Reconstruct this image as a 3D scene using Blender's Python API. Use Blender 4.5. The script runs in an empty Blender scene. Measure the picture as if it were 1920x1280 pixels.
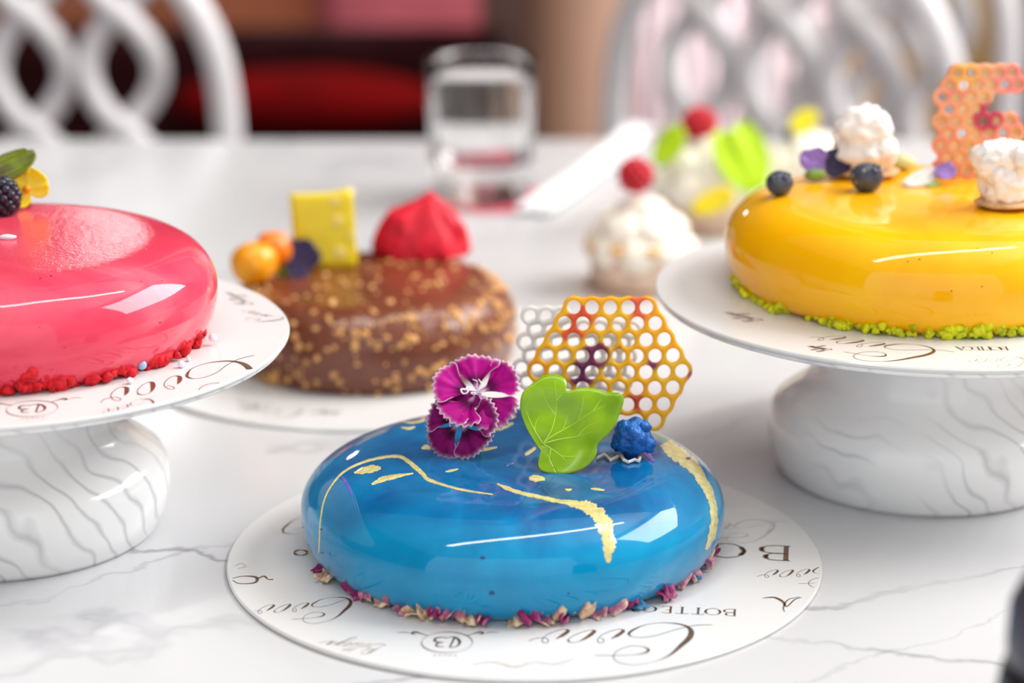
import bpy, bmesh, math, random
from math import sin, cos, pi, sqrt, atan2, radians as R_
from mathutils import Vector, Matrix, Euler, noise
from mathutils.bvhtree import BVHTree
SC = bpy.context.scene
COL = SC.collection
rnd = random.Random(7)

# ------------------------------------------------------------------ camera
F, PITCH, H = 4427.0, 0.2900, 0.3732          # focal length in pixels of a 1920 frame, pitch, height over the table top
cp, sp = cos(PITCH), sin(PITCH)
cam = bpy.data.cameras.new('camera'); camo = bpy.data.objects.new('camera', cam); COL.objects.link(camo)
camo.location = (0, 0, H); camo.rotation_euler = (pi/2-PITCH, 0, 0)
cam.sensor_width = 36; cam.lens = F*36/1920; cam.clip_start = .01
cam.dof.use_dof = True; cam.dof.focus_distance = .968; cam.dof.aperture_fstop = 4.4; cam.dof.aperture_blades = 0
SC.camera = camo
def ray(X, Y):
    a = (X-960)/F; b = -(Y-640)/F
    return Vector((a, cp+b*sp, -sp+b*cp)).normalized()
def on_z(X, Y, z):                            # the point of a horizontal plane a pixel shows
    d = ray(X, Y); t = (z-H)/d.z; return Vector((d.x*t, d.y*t, z))
def on_y(X, Y, y):
    d = ray(X, Y); t = y/d.y; return Vector((d.x*t, y, H+d.z*t))
def ppm(y, z=.05):                            # pixels per metre at a place
    return F/(y*cp+(H-z)*sp)

# ------------------------------------------------------------------ materials
def srgb(r, g, b):
    f = lambda c: c/12.92 if c <= .04045 else ((c+.055)/1.055)**2.4
    return (f(r/255), f(g/255), f(b/255), 1)
class NT:
    def __init__(s, name):
        s.m = bpy.data.materials.new(name); s.m.use_nodes = True; s.t = s.m.node_tree; s.n = s.t.nodes; s.l = s.t.links
        s.b = s.n['Principled BSDF']; s.out = s.n['Material Output']
    def add(s, typ, **kw):
        n = s.n.new(typ)
        for k, v in kw.items():
            if k in n.inputs: n.inputs[k].default_value = v
            else: setattr(n, k, v)
        return n
    def link(s, a, b): s.l.new(a, b)
    def coord(s, kind='Object', scale=(1, 1, 1), loc=(0, 0, 0), rot=(0, 0, 0)):
        tc = s.add('ShaderNodeTexCoord'); mp = s.add('ShaderNodeMapping')
        mp.inputs['Scale'].default_value = scale; mp.inputs['Location'].default_value = loc; mp.inputs['Rotation'].default_value = rot
        s.link(tc.outputs[kind], mp.inputs['Vector']); return mp.outputs['Vector']
    def noise(s, vec, scale, detail=3, rough=.5, dist=0):
        n = s.add('ShaderNodeTexNoise'); n.inputs['Scale'].default_value = scale; n.inputs['Detail'].default_value = detail
        n.inputs['Roughness'].default_value = rough; n.inputs['Distortion'].default_value = dist
        if vec: s.link(vec, n.inputs['Vector'])
        return n
    def ramp(s, fac, stops, interp='LINEAR'):
        r = s.add('ShaderNodeValToRGB'); r.color_ramp.interpolation = interp; e = r.color_ramp.elements
        while len(e) < len(stops): e.new(.5)
        for i, (p, c) in enumerate(stops):
            e[i].position = p; e[i].color = c if len(c) == 4 else (*c, 1)
        s.link(fac, r.inputs['Fac']); return r.outputs['Color']
    def mix(s, fac, a, b, mode='MIX'):
        m = s.add('ShaderNodeMix', data_type='RGBA', blend_type=mode)
        for v, i in ((fac, 0), (a, 6), (b, 7)):
            if hasattr(v, 'is_output'): s.link(v, m.inputs[i])
            else: m.inputs[i].default_value = v
        return m.outputs[2]
    def base(s, c):
        if hasattr(c, 'is_output'): s.link(c, s.b.inputs['Base Color'])
        else: s.b.inputs['Base Color'].default_value = c
    def bump(s, h, strength=.3, dist=.001):
        b = s.add('ShaderNodeBump'); b.inputs['Strength'].default_value = strength; b.inputs['Distance'].default_value = dist
        s.link(h, b.inputs['Height']); s.link(b.outputs['Normal'], s.b.inputs['Normal']); return b
    def set(s, **kw):
        for k, v in kw.items(): s.b.inputs[k.replace('_', ' ')].default_value = v
def plain(name, c, rough=.5, nscale=0, var=.12, bump=0, **kw):
    t = NT(name); t.set(Roughness=rough, **kw)
    if nscale:
        n = t.noise(t.coord(), nscale, 4)
        dk = tuple(x*(1-var) for x in c[:3])+(1,); lt = tuple(min(1, x*(1+var)) for x in c[:3])+(1,)
        t.base(t.ramp(n.outputs['Fac'], [(.3, dk), (.7, lt)]))
        if bump: t.bump(n.outputs['Fac'], .6, bump)
    else: t.base(c)
    return t.m
W1 = (1, 1, 1, 1); K0 = (0, 0, 0, 1)
def marble(name, base, vein, scale, width=.035, rough=.12, soft=.35, stretch=(1, 1, 1), rot=(0, 0, 0), lines=()):
    t = NT(name); v = t.coord('Object', stretch, rot=rot)
    w = t.noise(v, scale*.9, 4, .55); d = t.mix(.28/scale*1.0 if scale > 1 else .2, v, w.outputs['Color'], 'ADD')
    n = t.noise(d, scale, 5, .55); n2 = t.noise(v, scale*.5, 2)
    a = t.ramp(n.outputs['Fac'], [(.5-width, K0), (.5, W1), (.5+width, K0)])
    m = t.ramp(n2.outputs['Fac'], [(.40, K0), (.56, W1)])
    k = t.mix(1, a, m, 'MULTIPLY')
    cloud = t.noise(v, scale*.8, 3)
    c0 = t.ramp(cloud.outputs['Fac'], [(.3, tuple(x*.955 for x in base[:3])), (.7, base)])
    kk = t.add('ShaderNodeMath', operation='MULTIPLY'); kk.inputs[1].default_value = soft; t.link(k, kk.inputs[0])
    c = t.mix(kk.outputs[0], c0, vein)
    for (ax_, ay_, bx, by, amp, wd, st) in lines:           # long single veins of the slab, wandering about a straight course
        nx, ny = -(by-ay_), bx-ax_; ln = sqrt(nx*nx+ny*ny); nx /= ln; ny /= ln
        dt = t.add('ShaderNodeVectorMath', operation='DOT_PRODUCT'); t.link(v, dt.inputs[0]); dt.inputs[1].default_value = (nx, ny, 0)
        n7 = t.noise(v, 9, 5, .6); m1 = t.add('ShaderNodeMath', operation='MULTIPLY_ADD'); t.link(n7.outputs['Fac'], m1.inputs[0]); m1.inputs[1].default_value = amp; m1.inputs[2].default_value = -amp*.5-(nx*ax_+ny*ay_)
        m2 = t.add('ShaderNodeMath', operation='ADD'); t.link(dt.outputs['Value'], m2.inputs[0]); t.link(m1.outputs[0], m2.inputs[1])
        m3 = t.add('ShaderNodeMath', operation='ABSOLUTE'); t.link(m2.outputs[0], m3.inputs[0])
        mr = t.add('ShaderNodeMapRange', interpolation_type='SMOOTHSTEP'); t.link(m3.outputs[0], mr.inputs['Value']); mr.inputs['From Min'].default_value = wd; mr.inputs['From Max'].default_value = 0
        n8 = t.noise(v, 14, 3); m4 = t.add('ShaderNodeMath', operation='MULTIPLY'); t.link(mr.outputs['Result'], m4.inputs[0]); t.link(t.ramp(n8.outputs['Fac'], [(.36, (.15, .15, .15)), (.6, W1)]), m4.inputs[1])
        m5 = t.add('ShaderNodeMath', operation='MULTIPLY'); t.link(m4.outputs[0], m5.inputs[0]); m5.inputs[1].default_value = st
        c = t.mix(m5.outputs[0], c, vein)
    t.base(c); t.set(Roughness=rough); t.b.inputs['Specular IOR Level'].default_value = .4
    return t.m
M = {}
_tl = lambda a, b: (on_z(*a, 0).x-.1, on_z(*a, 0).y-1.08, on_z(*b, 0).x-.1, on_z(*b, 0).y-1.08)
M['table'] = marble('white_marble_top', (.60, .60, .612, 1), srgb(104, 100, 116), 4.2, .018, .18, .36, lines=[(*_tl((1380, 1180), (1830, 1235)), .085, .0032, .62), (*_tl((1490, 1128), (1890, 1052)), .06, .0026, .5), (*_tl((1690, 1200), (1900, 1120)), .10, .002, .35), (*_tl((150, 1110), (420, 1040)), .09, .003, .28)])
def swirl_marble():
    t = NT('swirled_marble'); v = t.coord('Object', (1, 1, 1.0))
    w = t.add('ShaderNodeTexWave', wave_type='BANDS', bands_direction='DIAGONAL'); t.link(v, w.inputs['Vector'])
    w.inputs['Scale'].default_value = 36; w.inputs['Distortion'].default_value = 7; w.inputs['Detail'].default_value = 1.3
    w.inputs['Detail Scale'].default_value = 1.1; w.inputs['Detail Roughness'].default_value = .45
    a = t.ramp(w.outputs['Fac'], [(0, W1), (.05, (.5, .5, .5)), (.26, K0)])
    n2 = t.noise(v, 14, 2); m = t.ramp(n2.outputs['Fac'], [(.40, K0), (.62, W1)])
    k = t.mix(1, a, m, 'MULTIPLY')
    kk = t.add('ShaderNodeMath', operation='MULTIPLY'); kk.inputs[1].default_value = .42; t.link(k, kk.inputs[0])
    t.base(t.mix(kk.outputs[0], (.84, .83, .82, 1), srgb(128, 124, 130))); t.set(Roughness=.14)
    return t.m
M['stand'] = swirl_marble()
M['board'] = plain('glossy_white_card', (.70, .695, .69, 1), .22, 30, .01)
M['print'] = plain('brown_gold_ink', srgb(112, 84, 62), .35, 300, .3, Metallic=.35)
M['print_pale'] = plain('pale_gold_ink', srgb(196, 184, 172), .35, 300, .2)
def glaze(name, stops, scale, top=None, rough=.05, bumpy=0, sp=(1, 1, 1)):
    t = NT(name); v = t.coord('Object', sp)
    n = t.noise(v, scale, 4, .55, 1.2)
    c = t.ramp(n.outputs['Fac'], stops)
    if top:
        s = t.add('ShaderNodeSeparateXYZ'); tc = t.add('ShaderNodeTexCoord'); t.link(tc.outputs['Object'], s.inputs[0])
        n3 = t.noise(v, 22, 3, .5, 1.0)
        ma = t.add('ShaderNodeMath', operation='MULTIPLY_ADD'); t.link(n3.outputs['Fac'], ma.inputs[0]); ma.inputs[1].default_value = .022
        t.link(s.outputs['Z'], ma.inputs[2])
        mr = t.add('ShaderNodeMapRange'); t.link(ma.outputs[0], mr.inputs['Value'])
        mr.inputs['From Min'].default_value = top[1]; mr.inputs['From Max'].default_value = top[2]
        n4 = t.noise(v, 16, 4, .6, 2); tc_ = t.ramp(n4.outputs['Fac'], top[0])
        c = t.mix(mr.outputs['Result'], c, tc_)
    t.base(c); t.set(Roughness=.4, Coat_Weight=1.0, Coat_Roughness=rough, Coat_IOR=1.42); t.b.inputs['Specular IOR Level'].default_value = .05
    n5 = t.noise(v, 28, 2)
    h = n5.outputs['Fac']; b = t.bump(h, .25, .0012)
    if bumpy:
        geo = t.add('ShaderNodeNewGeometry'); s2 = t.add('ShaderNodeSeparateXYZ'); t.link(geo.outputs['Normal'], s2.inputs[0])
        mr2 = t.add('ShaderNodeMapRange'); t.link(s2.outputs['Z'], mr2.inputs['Value']); mr2.inputs['From Min'].default_value = .93; mr2.inputs['From Max'].default_value = .995
        n6 = t.noise(v, 420, 4, .6); mm = t.add('ShaderNodeMath', operation='MULTIPLY'); t.link(n6.outputs['Fac'], mm.inputs[0]); t.link(mr2.outputs['Result'], mm.inputs[1])
        b2 = t.add('ShaderNodeBump'); b2.inputs['Strength'].default_value = bumpy; b2.inputs['Distance'].default_value = .0009
        t.link(mm.outputs[0], b2.inputs['Height']); t.link(b.outputs['Normal'], b2.inputs['Normal']); t.link(b2.outputs['Normal'], t.b.inputs['Normal'])
        t.link(b2.outputs['Normal'], t.b.inputs['Coat Normal'])
    return t.m
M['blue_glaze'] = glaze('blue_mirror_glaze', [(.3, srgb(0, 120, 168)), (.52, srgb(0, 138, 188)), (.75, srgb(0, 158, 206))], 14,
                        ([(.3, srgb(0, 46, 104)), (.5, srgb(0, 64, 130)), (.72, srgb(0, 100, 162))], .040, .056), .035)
M['pink_glaze'] = glaze('pink_mirror_glaze', [(.3, srgb(214, 38, 74)), (.55, srgb(230, 74, 98)), (.75, srgb(240, 122, 134))], 9, None, .04, .22, (1, 1, 2.6))
M['yellow_glaze'] = glaze('yellow_mirror_glaze', [(.3, srgb(250, 172, 0)), (.6, srgb(254, 190, 0)), (.8, srgb(255, 204, 6))], 9, None, .04)
M['gold_streak'] = plain('yellow_cocoa_butter_streak', srgb(206, 194, 128), .22, 420, .2, Coat_Weight=.8, Coat_Roughness=.05)
M['pit'] = plain('dark_glaze_pit', srgb(0, 58, 110), .3, 200, .2)
M['pit_red'] = plain('dark_red_fleck', srgb(120, 20, 40), .3, 200, .2)
M['pit_amber'] = plain('dark_amber_fleck', srgb(150, 80, 10), .3, 200, .2)
M['purple_streak'] = plain('violet_streak', srgb(96, 84, 190), .25, 300, .2, Coat_Weight=.8)
def choco():
    t = NT('milk_chocolate_rocher'); v = t.coord(); n = t.noise(v, 60, 4); n2 = t.noise(v, 12, 3)
    c = t.ramp(n.outputs['Fac'], [(.3, srgb(92, 42, 22)), (.7, srgb(128, 64, 38))])
    t.base(t.mix(n2.outputs['Fac'], c, srgb(116, 58, 36))); t.set(Roughness=.3, Coat_Weight=.3, Coat_Roughness=.2); t.bump(n.outputs['Fac'], .5, .002)
    return t.m
M['choco'] = choco()
M['nut'] = plain('toasted_nut', srgb(226, 170, 102), .5, 300, .3, .0005)
M['red_crumb'] = plain('red_velvet_crumb', srgb(206, 8, 26), .75, 500, .45, .0008)
M['green_crumb'] = plain('lime_green_crumb', srgb(214, 216, 10), .7, 140, .42, .0008)
M['pearl_blue'] = plain('pale_blue_sugar', srgb(150, 186, 224), .25, 200, .08)
M['pearl_white'] = plain('white_sugar', srgb(226, 224, 236), .25, 200, .05)
M['meringue'] = plain('toasted_meringue', srgb(250, 240, 234), .7, 110, .09, .0015)
M['meringue_tan'] = plain('browned_meringue_foot', srgb(214, 168, 120), .7, 200, .2, .0008)
M['cream'] = plain('whipped_cream', srgb(252, 244, 228), .5, 60, .05, .001)
M['biscuit'] = plain('pale_biscuit', srgb(232, 205, 182), .65, 200, .15, .0006)
M['toast'] = plain('toasted_cream_ridge', srgb(226, 176, 110), .6, 160, .25, .0006)
M['blueberry'] = plain('blueberry_skin', srgb(62, 68, 84), .38, 260, .35)
M['silver'] = plain('silver_dust', srgb(200, 196, 180), .35, 400, .25, Metallic=.6)
M['blackberry'] = plain('blackberry_drupelet', srgb(26, 20, 40), .2, 200, .3)
M['raspberry'] = plain('raspberry_drupelet', srgb(196, 10, 36), .4, 200, .25)
M['viola'] = plain('dark_violet_petal', srgb(30, 6, 62), .6, 200, .3)
M['lilac'] = plain('lilac_petal', srgb(140, 104, 178), .6, 200, .2)
M['pale_petal'] = plain('pale_cream_petal', srgb(220, 212, 206), .6, 200, .1)
M['yellow_petal'] = None
M['kumquat'] = plain('orange_fruit_skin', srgb(255, 158, 0), .3, 120, .16, .0004)
M['plaque'] = plain('yellow_chocolate', srgb(234, 208, 8), .3, 90, .06)
M['plaque_dot'] = plain('pale_yellow_spot', srgb(238, 216, 110), .4, 90, .05)
M['crimson'] = plain('crimson_sponge', srgb(214, 0, 40), .6, 80, .2, .0006)
M['lime'] = plain('lime_leaf', srgb(188, 226, 0), .45, 80, .08)
M['chair'] = plain('white_gloss_paint', srgb(226, 222, 224), .25, 8, .02)
M['seat'] = plain('grey_seat_pad', srgb(170, 165, 168), .7, 40, .05)
M['black'] = plain('matt_black', srgb(16, 16, 18), .4, 30, .15)
M['cap'] = plain('slate_grey_lid', srgb(62, 64, 80), .35, 30, .1)
M['napkin'] = plain('white_linen', (.86, .86, .87, 1), .85, 200, .03, .0003)
M['coaster'] = plain('red_paper', srgb(214, 70, 96), .7, 60, .12)
M['gold_card'] = plain('kraft_card', srgb(200, 172, 150), .5, 60, .1)
def glassm():
    t = NT('clear_glass'); n = t.noise(t.coord(), 20, 1); t.base((.98, .98, .98, 1)); t.set(Roughness=.0, IOR=1.46); t.b.inputs['Transmission Weight'].default_value = 1
    t.bump(n.outputs['Fac'], .05, .0005); return t.m
M['glass'] = glassm()
def leafm(name, c1, c2, trans, tc):
    t = NT(name); n = t.noise(t.coord(), 90, 3); t.base(t.ramp(n.outputs['Fac'], [(.3, c1), (.7, c2)])); t.set(Roughness=.28, Coat_Weight=.25, Coat_Roughness=.25)
    t.bump(n.outputs['Fac'], .3, .0008)
    tr = t.add('ShaderNodeBsdfTranslucent'); tr.inputs['Color'].default_value = tc
    mx = t.add('ShaderNodeMixShader'); mx.inputs[0].default_value = trans; t.link(t.b.outputs[0], mx.inputs[1]); t.link(tr.outputs[0], mx.inputs[2]); t.link(mx.outputs[0], t.out.inputs['Surface']); return t.m
M['yellow_petal'] = leafm('yellow_petal', srgb(255, 232, 0), srgb(255, 240, 0), .3, srgb(255, 240, 0))
M['leaf'] = leafm('glossy_green_leaf', srgb(122, 168, 0), srgb(164, 206, 8), .35, srgb(196, 232, 30))
M['leaf_vein'] = plain('pale_leaf_vein', srgb(184, 214, 60), .4, 200, .1)
M['leaf_dark'] = leafm('green_leaf_with_brown_edges', srgb(84, 70, 10), srgb(146, 172, 20), .25, srgb(150, 180, 30))
M['stem'] = plain('green_stem', srgb(128, 160, 70), .5, 200, .15)
def vcol(name, rough=.55, trans=.2):
    t = NT(name); a = t.add('ShaderNodeVertexColor', layer_name='Col'); n = t.noise(t.coord(), 700, 3)
    k = t.ramp(n.outputs['Fac'], [(.3, (.86, .86, .86)), (.7, (1, 1, 1))])
    c = t.mix(1, a.outputs['Color'], k, 'MULTIPLY'); t.base(c); t.set(Roughness=rough)
    t.b.inputs['Specular IOR Level'].default_value = .15
    tr = t.add('ShaderNodeBsdfTranslucent'); t.link(c, tr.inputs['Color'])
    mx = t.add('ShaderNodeMixShader'); mx.inputs[0].default_value = trans; t.link(t.b.outputs[0], mx.inputs[1]); t.link(tr.outputs[0], mx.inputs[2]); t.link(mx.outputs[0], t.out.inputs['Surface'])
    return t.m
M['petal'] = vcol('fringed_petal', .55, .25)
M['stamen'] = plain('white_stamen', srgb(236, 226, 238), .5, 300, .06)
def driedm(name, a, b, c):
    t = NT(name); v = t.coord('Object'); n = t.noise(v, 170, 4, .6); t.base(t.ramp(n.outputs['Fac'], [(.32, a), (.5, b), (.66, c)])); t.set(Roughness=.75); t.bump(n.outputs['Fac'], .5, .0008); return t.m
M['dry_magenta'] = driedm('dried_magenta_petal', srgb(104, 14, 62), srgb(158, 40, 108), srgb(206, 130, 160))
M['dry_pink'] = driedm('dried_pink_petal', srgb(150, 50, 98), srgb(206, 128, 152), srgb(238, 214, 176))
M['dry_cream'] = driedm('dried_cream_petal', srgb(176, 92, 108), srgb(232, 200, 160), srgb(244, 228, 190))
M['dry_blue'] = driedm('glaze_stained_petal', srgb(0, 56, 96), srgb(0, 104, 156), srgb(90, 150, 190))
M['blue_rock'] = None
def rockm():
    t = NT('blue_dusted_meringue'); v = t.coord(); n = t.noise(v, 130, 5, .65); t.base(t.ramp(n.outputs['Fac'], [(.3, srgb(0, 62, 132)), (.7, srgb(10, 112, 196))])); t.set(Roughness=.34, Metallic=.25); t.bump(n.outputs['Fac'], .9, .002); return t.m
M['blue_rock'] = rockm()
def tuilem(name, stops, spots, rough=.35):
    t = NT(name); v = t.coord('Object'); n = t.noise(v, 34, 3, .5, .6); c = t.ramp(n.outputs['Fac'], stops)
    for (px, py, pz, r, colr) in spots:
        d = t.add('ShaderNodeVectorMath', operation='DISTANCE'); t.link(v, d.inputs[0]); d.inputs[1].default_value = (px, py, pz)
        n2 = t.noise(v, 120, 3); ma = t.add('ShaderNodeMath', operation='MULTIPLY_ADD'); t.link(n2.outputs['Fac'], ma.inputs[0]); ma.inputs[1].default_value = .006; t.link(d.outputs['Value'], ma.inputs[2])
        mr = t.add('ShaderNodeMapRange'); t.link(ma.outputs[0], mr.inputs['Value']); mr.inputs['From Min'].default_value = r+.004; mr.inputs['From Max'].default_value = r+.0025
        c = t.mix(mr.outputs['Result'], c, colr)
    t.base(c); t.set(Roughness=rough)
    tr = t.add('ShaderNodeBsdfTranslucent'); t.link(c, tr.inputs['Color'])
    mx = t.add('ShaderNodeMixShader'); mx.inputs[0].default_value = .4; t.link(t.b.outputs[0], mx.inputs[1]); t.link(tr.outputs[0], mx.inputs[2]); t.link(mx.outputs[0], t.out.inputs['Surface'])
    return t.m

# ------------------------------------------------------------------ mesh helpers
def obj(name, bm, mats, parent=None, smooth=True, loc=None, keep=False):
    me = bpy.data.meshes.new(name)
    if not keep: bmesh.ops.recalc_face_normals(bm, faces=bm.faces[:])
    bm.to_mesh(me); bm.free()
    for m in (mats if isinstance(mats, (list, tuple)) else [mats]): me.materials.append(m)
    if smooth:
        for p in me.polygons: p.use_smooth = True
    o = bpy.data.objects.new(name, me); COL.objects.link(o)
    if parent: o.parent = parent
    if loc is not None: o.location = loc
    return o
def empty(name, loc=(0, 0, 0), rot=(0, 0, 0)):
    o = bpy.data.objects.new(name, None); COL.objects.link(o); o.location = loc; o.rotation_euler = rot; o.empty_display_size = .01; return o
def tag(o, label=None, cat=None, group=None, kind=None):
    if label: o['label'] = label
    if cat: o['category'] = cat
    if group: o['group'] = group
    if kind: o['kind'] = kind
    return o
def lathe(bm, prof, seg=96, mi=0, cx=0, cy=0, fn=None):
    rings = []
    for r, z in prof:
        if r < 1e-6: rings.append([bm.verts.new((cx, cy, z))]); continue
        ring = []
        for i in range(seg):
            a = 2*pi*i/seg; rr = r*(fn(a, z) if fn else 1)
            ring.append(bm.verts.new((cx+rr*cos(a), cy+rr*sin(a), z)))
        rings.append(ring)
    for A, B in zip(rings, rings[1:]):
        for i in range(seg):
            j = (i+1) % seg
            if len(A) == 1 and len(B) == 1: continue
            vs = [A[0], B[j], B[i]] if len(A) == 1 else ([A[i], A[j], B[0]] if len(B) == 1 else [A[i], A[j], B[j], B[i]])
            f = bm.faces.new(vs); f.material_index = mi
    return rings
def box(bm, x0, x1, y0, y1, z0, z1, bev=0, mi=0):
    r = bmesh.ops.create_cube(bm, size=1)
    for v in r['verts']: v.co = Vector((x0+(v.co.x+.5)*(x1-x0), y0+(v.co.y+.5)*(y1-y0), z0+(v.co.z+.5)*(z1-z0)))
    fs = set(f for v in r['verts'] for f in v.link_faces)
    for f in fs: f.material_index = mi
    if bev:
        es = list(set(e for v in r['verts'] for e in v.link_edges))
        bmesh.ops.bevel(bm, geom=es, offset=bev, segments=4, profile=.5, affect='EDGES')
def catmull(P, n=8, closed=False):
    P = [Vector(p) for p in P]; out = []; N = len(P)
    rng = range(N if closed else N-1)
    for i in rng:
        p0 = P[(i-1) % N] if closed or i > 0 else P[0]*2-P[1]
        p1 = P[i]; p2 = P[(i+1) % N]
        p3 = P[(i+2) % N] if closed or i < N-2 else P[-1]*2-P[-2]
        for k in range(n):
            t = k/n; out.append(.5*((2*p1)+(p2-p0)*t+(2*p0-5*p1+4*p2-p3)*t*t+(3*p1-p0-3*p2+p3)*t**3))
    if not closed: out.append(P[-1].copy())
    return out
def tube(bm, pts, rad, seg=10, closed=False, mi=0):
    n = len(pts); rings = []; up = None
    for i, p in enumerate(pts):
        t = (pts[(i+1) % n]-pts[(i-1) % n]) if closed else (pts[min(i+1, n-1)]-pts[max(i-1, 0)])
        t.normalize()
        if up is None: up = Vector((0, 0, 1)) if abs(t.z) < .9 else Vector((0, 1, 0))
        up = (up-t*up.dot(t))
        if up.length < 1e-6: up = t.orthogonal()
        up.normalize(); s = t.cross(up); r = rad(i/(n-1)) if callable(rad) else rad
        rings.append([bm.verts.new(p+up*(r*cos(2*pi*k/seg))+s*(r*sin(2*pi*k/seg))) for k in range(seg)])
    m = n if closed else n-1
    for i in range(m):
        A, B = rings[i], rings[(i+1) % n]
        for k in range(seg):
            f = bm.faces.new((A[k], A[(k+1) % seg], B[(k+1) % seg], B[k])); f.material_index = mi
    if not closed:
        for rg in (rings[0], rings[-1]):
            f = bm.faces.new(rg); f.material_index = mi
def blob(bm, c, r, sub=2, amp=.25, freq=1.5, seed=0, sq=(1, 1, 1), mi=0, rot=None):
    res = bmesh.ops.create_icosphere(bm, subdivisions=sub, radius=1); off = Vector((seed*3.7, seed*1.3, seed*2.1))
    for v in res['verts']:
        d = v.co.normalized(); k = 1+amp*noise.noise(d*freq+off)+amp*.5*noise.noise(d*freq*2.6+off)
        q = Vector((d.x*sq[0], d.y*sq[1], d.z*sq[2]))*k*r
        if rot: q = rot @ q
        v.co = Vector(c)+q
    for f in set(f for v in res['verts'] for f in v.link_faces): f.material_index = mi
def sheet(bm, grid, thick=0, mi=0, colf=None):
    """a grid of points -> a surface; thick > 0 gives it a back and rims"""
    nu, nv = len(grid), len(grid[0])
    nor = [[None]*nv for _ in range(nu)]
    for i in range(nu):
        for j in range(nv):
            a = grid[min(i+1, nu-1)][j]-grid[max(i-1, 0)][j]; b = grid[i][min(j+1, nv-1)]-grid[i][max(j-1, 0)]
            c = a.cross(b); nor[i][j] = c.normalized() if c.length > 1e-12 else Vector((0, 0, 1))
    lay = (bm.loops.layers.float_color.get('Col') or bm.loops.layers.float_color.new('Col')) if colf else None
    L = []
    for s in ((.5, -.5) if thick else (0,)):
        L.append([[bm.verts.new(grid[i][j]+nor[i][j]*thick*s) for j in range(nv)] for i in range(nu)])
    idx = {}
    def face(vs, ij):
        f = bm.faces.new(vs); f.material_index = mi
        if lay:
            for lp, (i, j) in zip(f.loops, ij): lp[lay] = colf(i/(nu-1), j/(nv-1))
    for li, V in enumerate(L):
        for i in range(nu-1):
            for j in range(nv-1):
                q = [(i, j), (i+1, j), (i+1, j+1), (i, j+1)]
                if li: q = q[::-1]
                face([V[a][b] for a, b in q], q)
    if thick:
        A, B = L
        def rim(seq):
            for (p, q) in zip(seq, seq[1:]): face([A[p[0]][p[1]], B[p[0]][p[1]], B[q[0]][q[1]], A[q[0]][q[1]]], [p, p, q, q])
        rim([(i, 0) for i in range(nu)]); rim([(i, nv-1) for i in range(nu)][::-1]); rim([(0, j) for j in range(nv)][::-1]); rim([(nu-1, j) for j in range(nv)])
def frame(normal, up=Vector((0, 0, 1))):
    n = Vector(normal).normalized(); x = up.cross(n).normalized(); y = n.cross(x); return Matrix((x, y, n)).transposed()

# ------------------------------------------------------------------ lettering (flat print on a card)
def stroke(pts, widths, n=7):
    """2-D centre line + widths at its points -> list of (point, width)"""
    P = catmull([Vector((p[0], p[1], 0)) for p in pts], n); W = catmull([Vector((w, 0, 0)) for w in widths], n)
    return [(p.xy.to_3d(), max(w.x, .0004 if False else w.x)) for p, w in zip(P, W)]
def ink(bm, st, clip=None, mi=1, z=0.0):
    n = len(st); prev = None
    for i, (p, w) in enumerate(st):
        t = st[min(i+1, n-1)][0]-st[max(i-1, 0)][0]
        if t.length < 1e-9: continue
        t.normalize(); s = Vector((-t.y, t.x, 0))*w*.5
        if clip and (p.xy.length > clip[0] or p.xy.length < clip[1]): prev = None; continue
        cur = (bm.verts.new((p.x+s.x, p.y+s.y, z)), bm.verts.new((p.x-s.x, p.y-s.y, z)))
        if prev:
            f = bm.faces.new((prev[0], prev[1], cur[1], cur[0])); f.material_index = mi
            f.normal_update()
            if f.normal.z < 0: f.normal_flip()
        prev = cur
# "Coco" measured where it is printed most clearly, on the front card (crop pixels -> card plane)
def crop(p): return on_z(940+p[0]/4.8, 1080+p[1]/4.8, .003)
hl, md, tk = .00032, .0011, .0021
COCO_RAW = [
 ([(850,715),(1000,716),(1200,710),(1300,690),(1325,662),(1270,635),(1180,630),(1070,660),(1015,710),(1030,760),(1120,795),(1250,795),(1400,765),(1520,710),(1620,625),(1690,560),(1710,500),(1670,455),(1580,430),(1450,422),(1300,440),(1190,485),(1150,520),(1180,548),(1280,553),(1420,530),(1580,480),(1750,445),(1900,440)],
  [hl,hl,hl,md,md,hl,hl,hl,hl,hl,hl,hl,hl,md,tk,tk*1.15,tk,md*1.2,md*.8,hl,hl,md,md,hl,hl,hl,hl,hl,hl]),
 ([(990,566),(1050,535),(1100,495),(1070,480),(1010,490),(930,520),(880,555),(870,588),(895,605),(925,590),(915,565),(890,562)], [hl,tk*.8,tk*.7,hl,hl,hl,hl,hl,hl,hl,hl,hl]),
 ([(745,570),(800,535),(840,497),(812,488),(750,500),(670,530),(620,560),(605,585),(640,600),(700,590),(745,570)], [md,tk*.85,tk*.7,hl,hl,hl,hl,md*.7,hl,hl,md]),
 ([(495,566),(555,535),(605,495),(575,480),(515,490),(435,520),(385,555),(372,588),(397,605),(427,590),(417,565),(380,558),(310,563),(250,585)], [hl,tk*.8,tk*.7,hl,hl,hl,hl,hl,hl,hl,hl,hl,hl,hl]),
]
_c0, _c1 = crop((1690,540)), crop((560,540))          # the stem of the C, the last o
def coco_strokes():
    ax = (_c1-_c0); L = ax.length; ax = ax/L; ay = Vector((-ax.y, ax.x, 0)); out = []
    for pts, ws in COCO_RAW:
        q = []
        for p in pts:
            d = crop(p)-_c0; q.append((d.dot(ax)/L, d.dot(ay)/L))
        out.append((q, [w/L for w in ws]))
    return out
COCO = coco_strokes()
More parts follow.
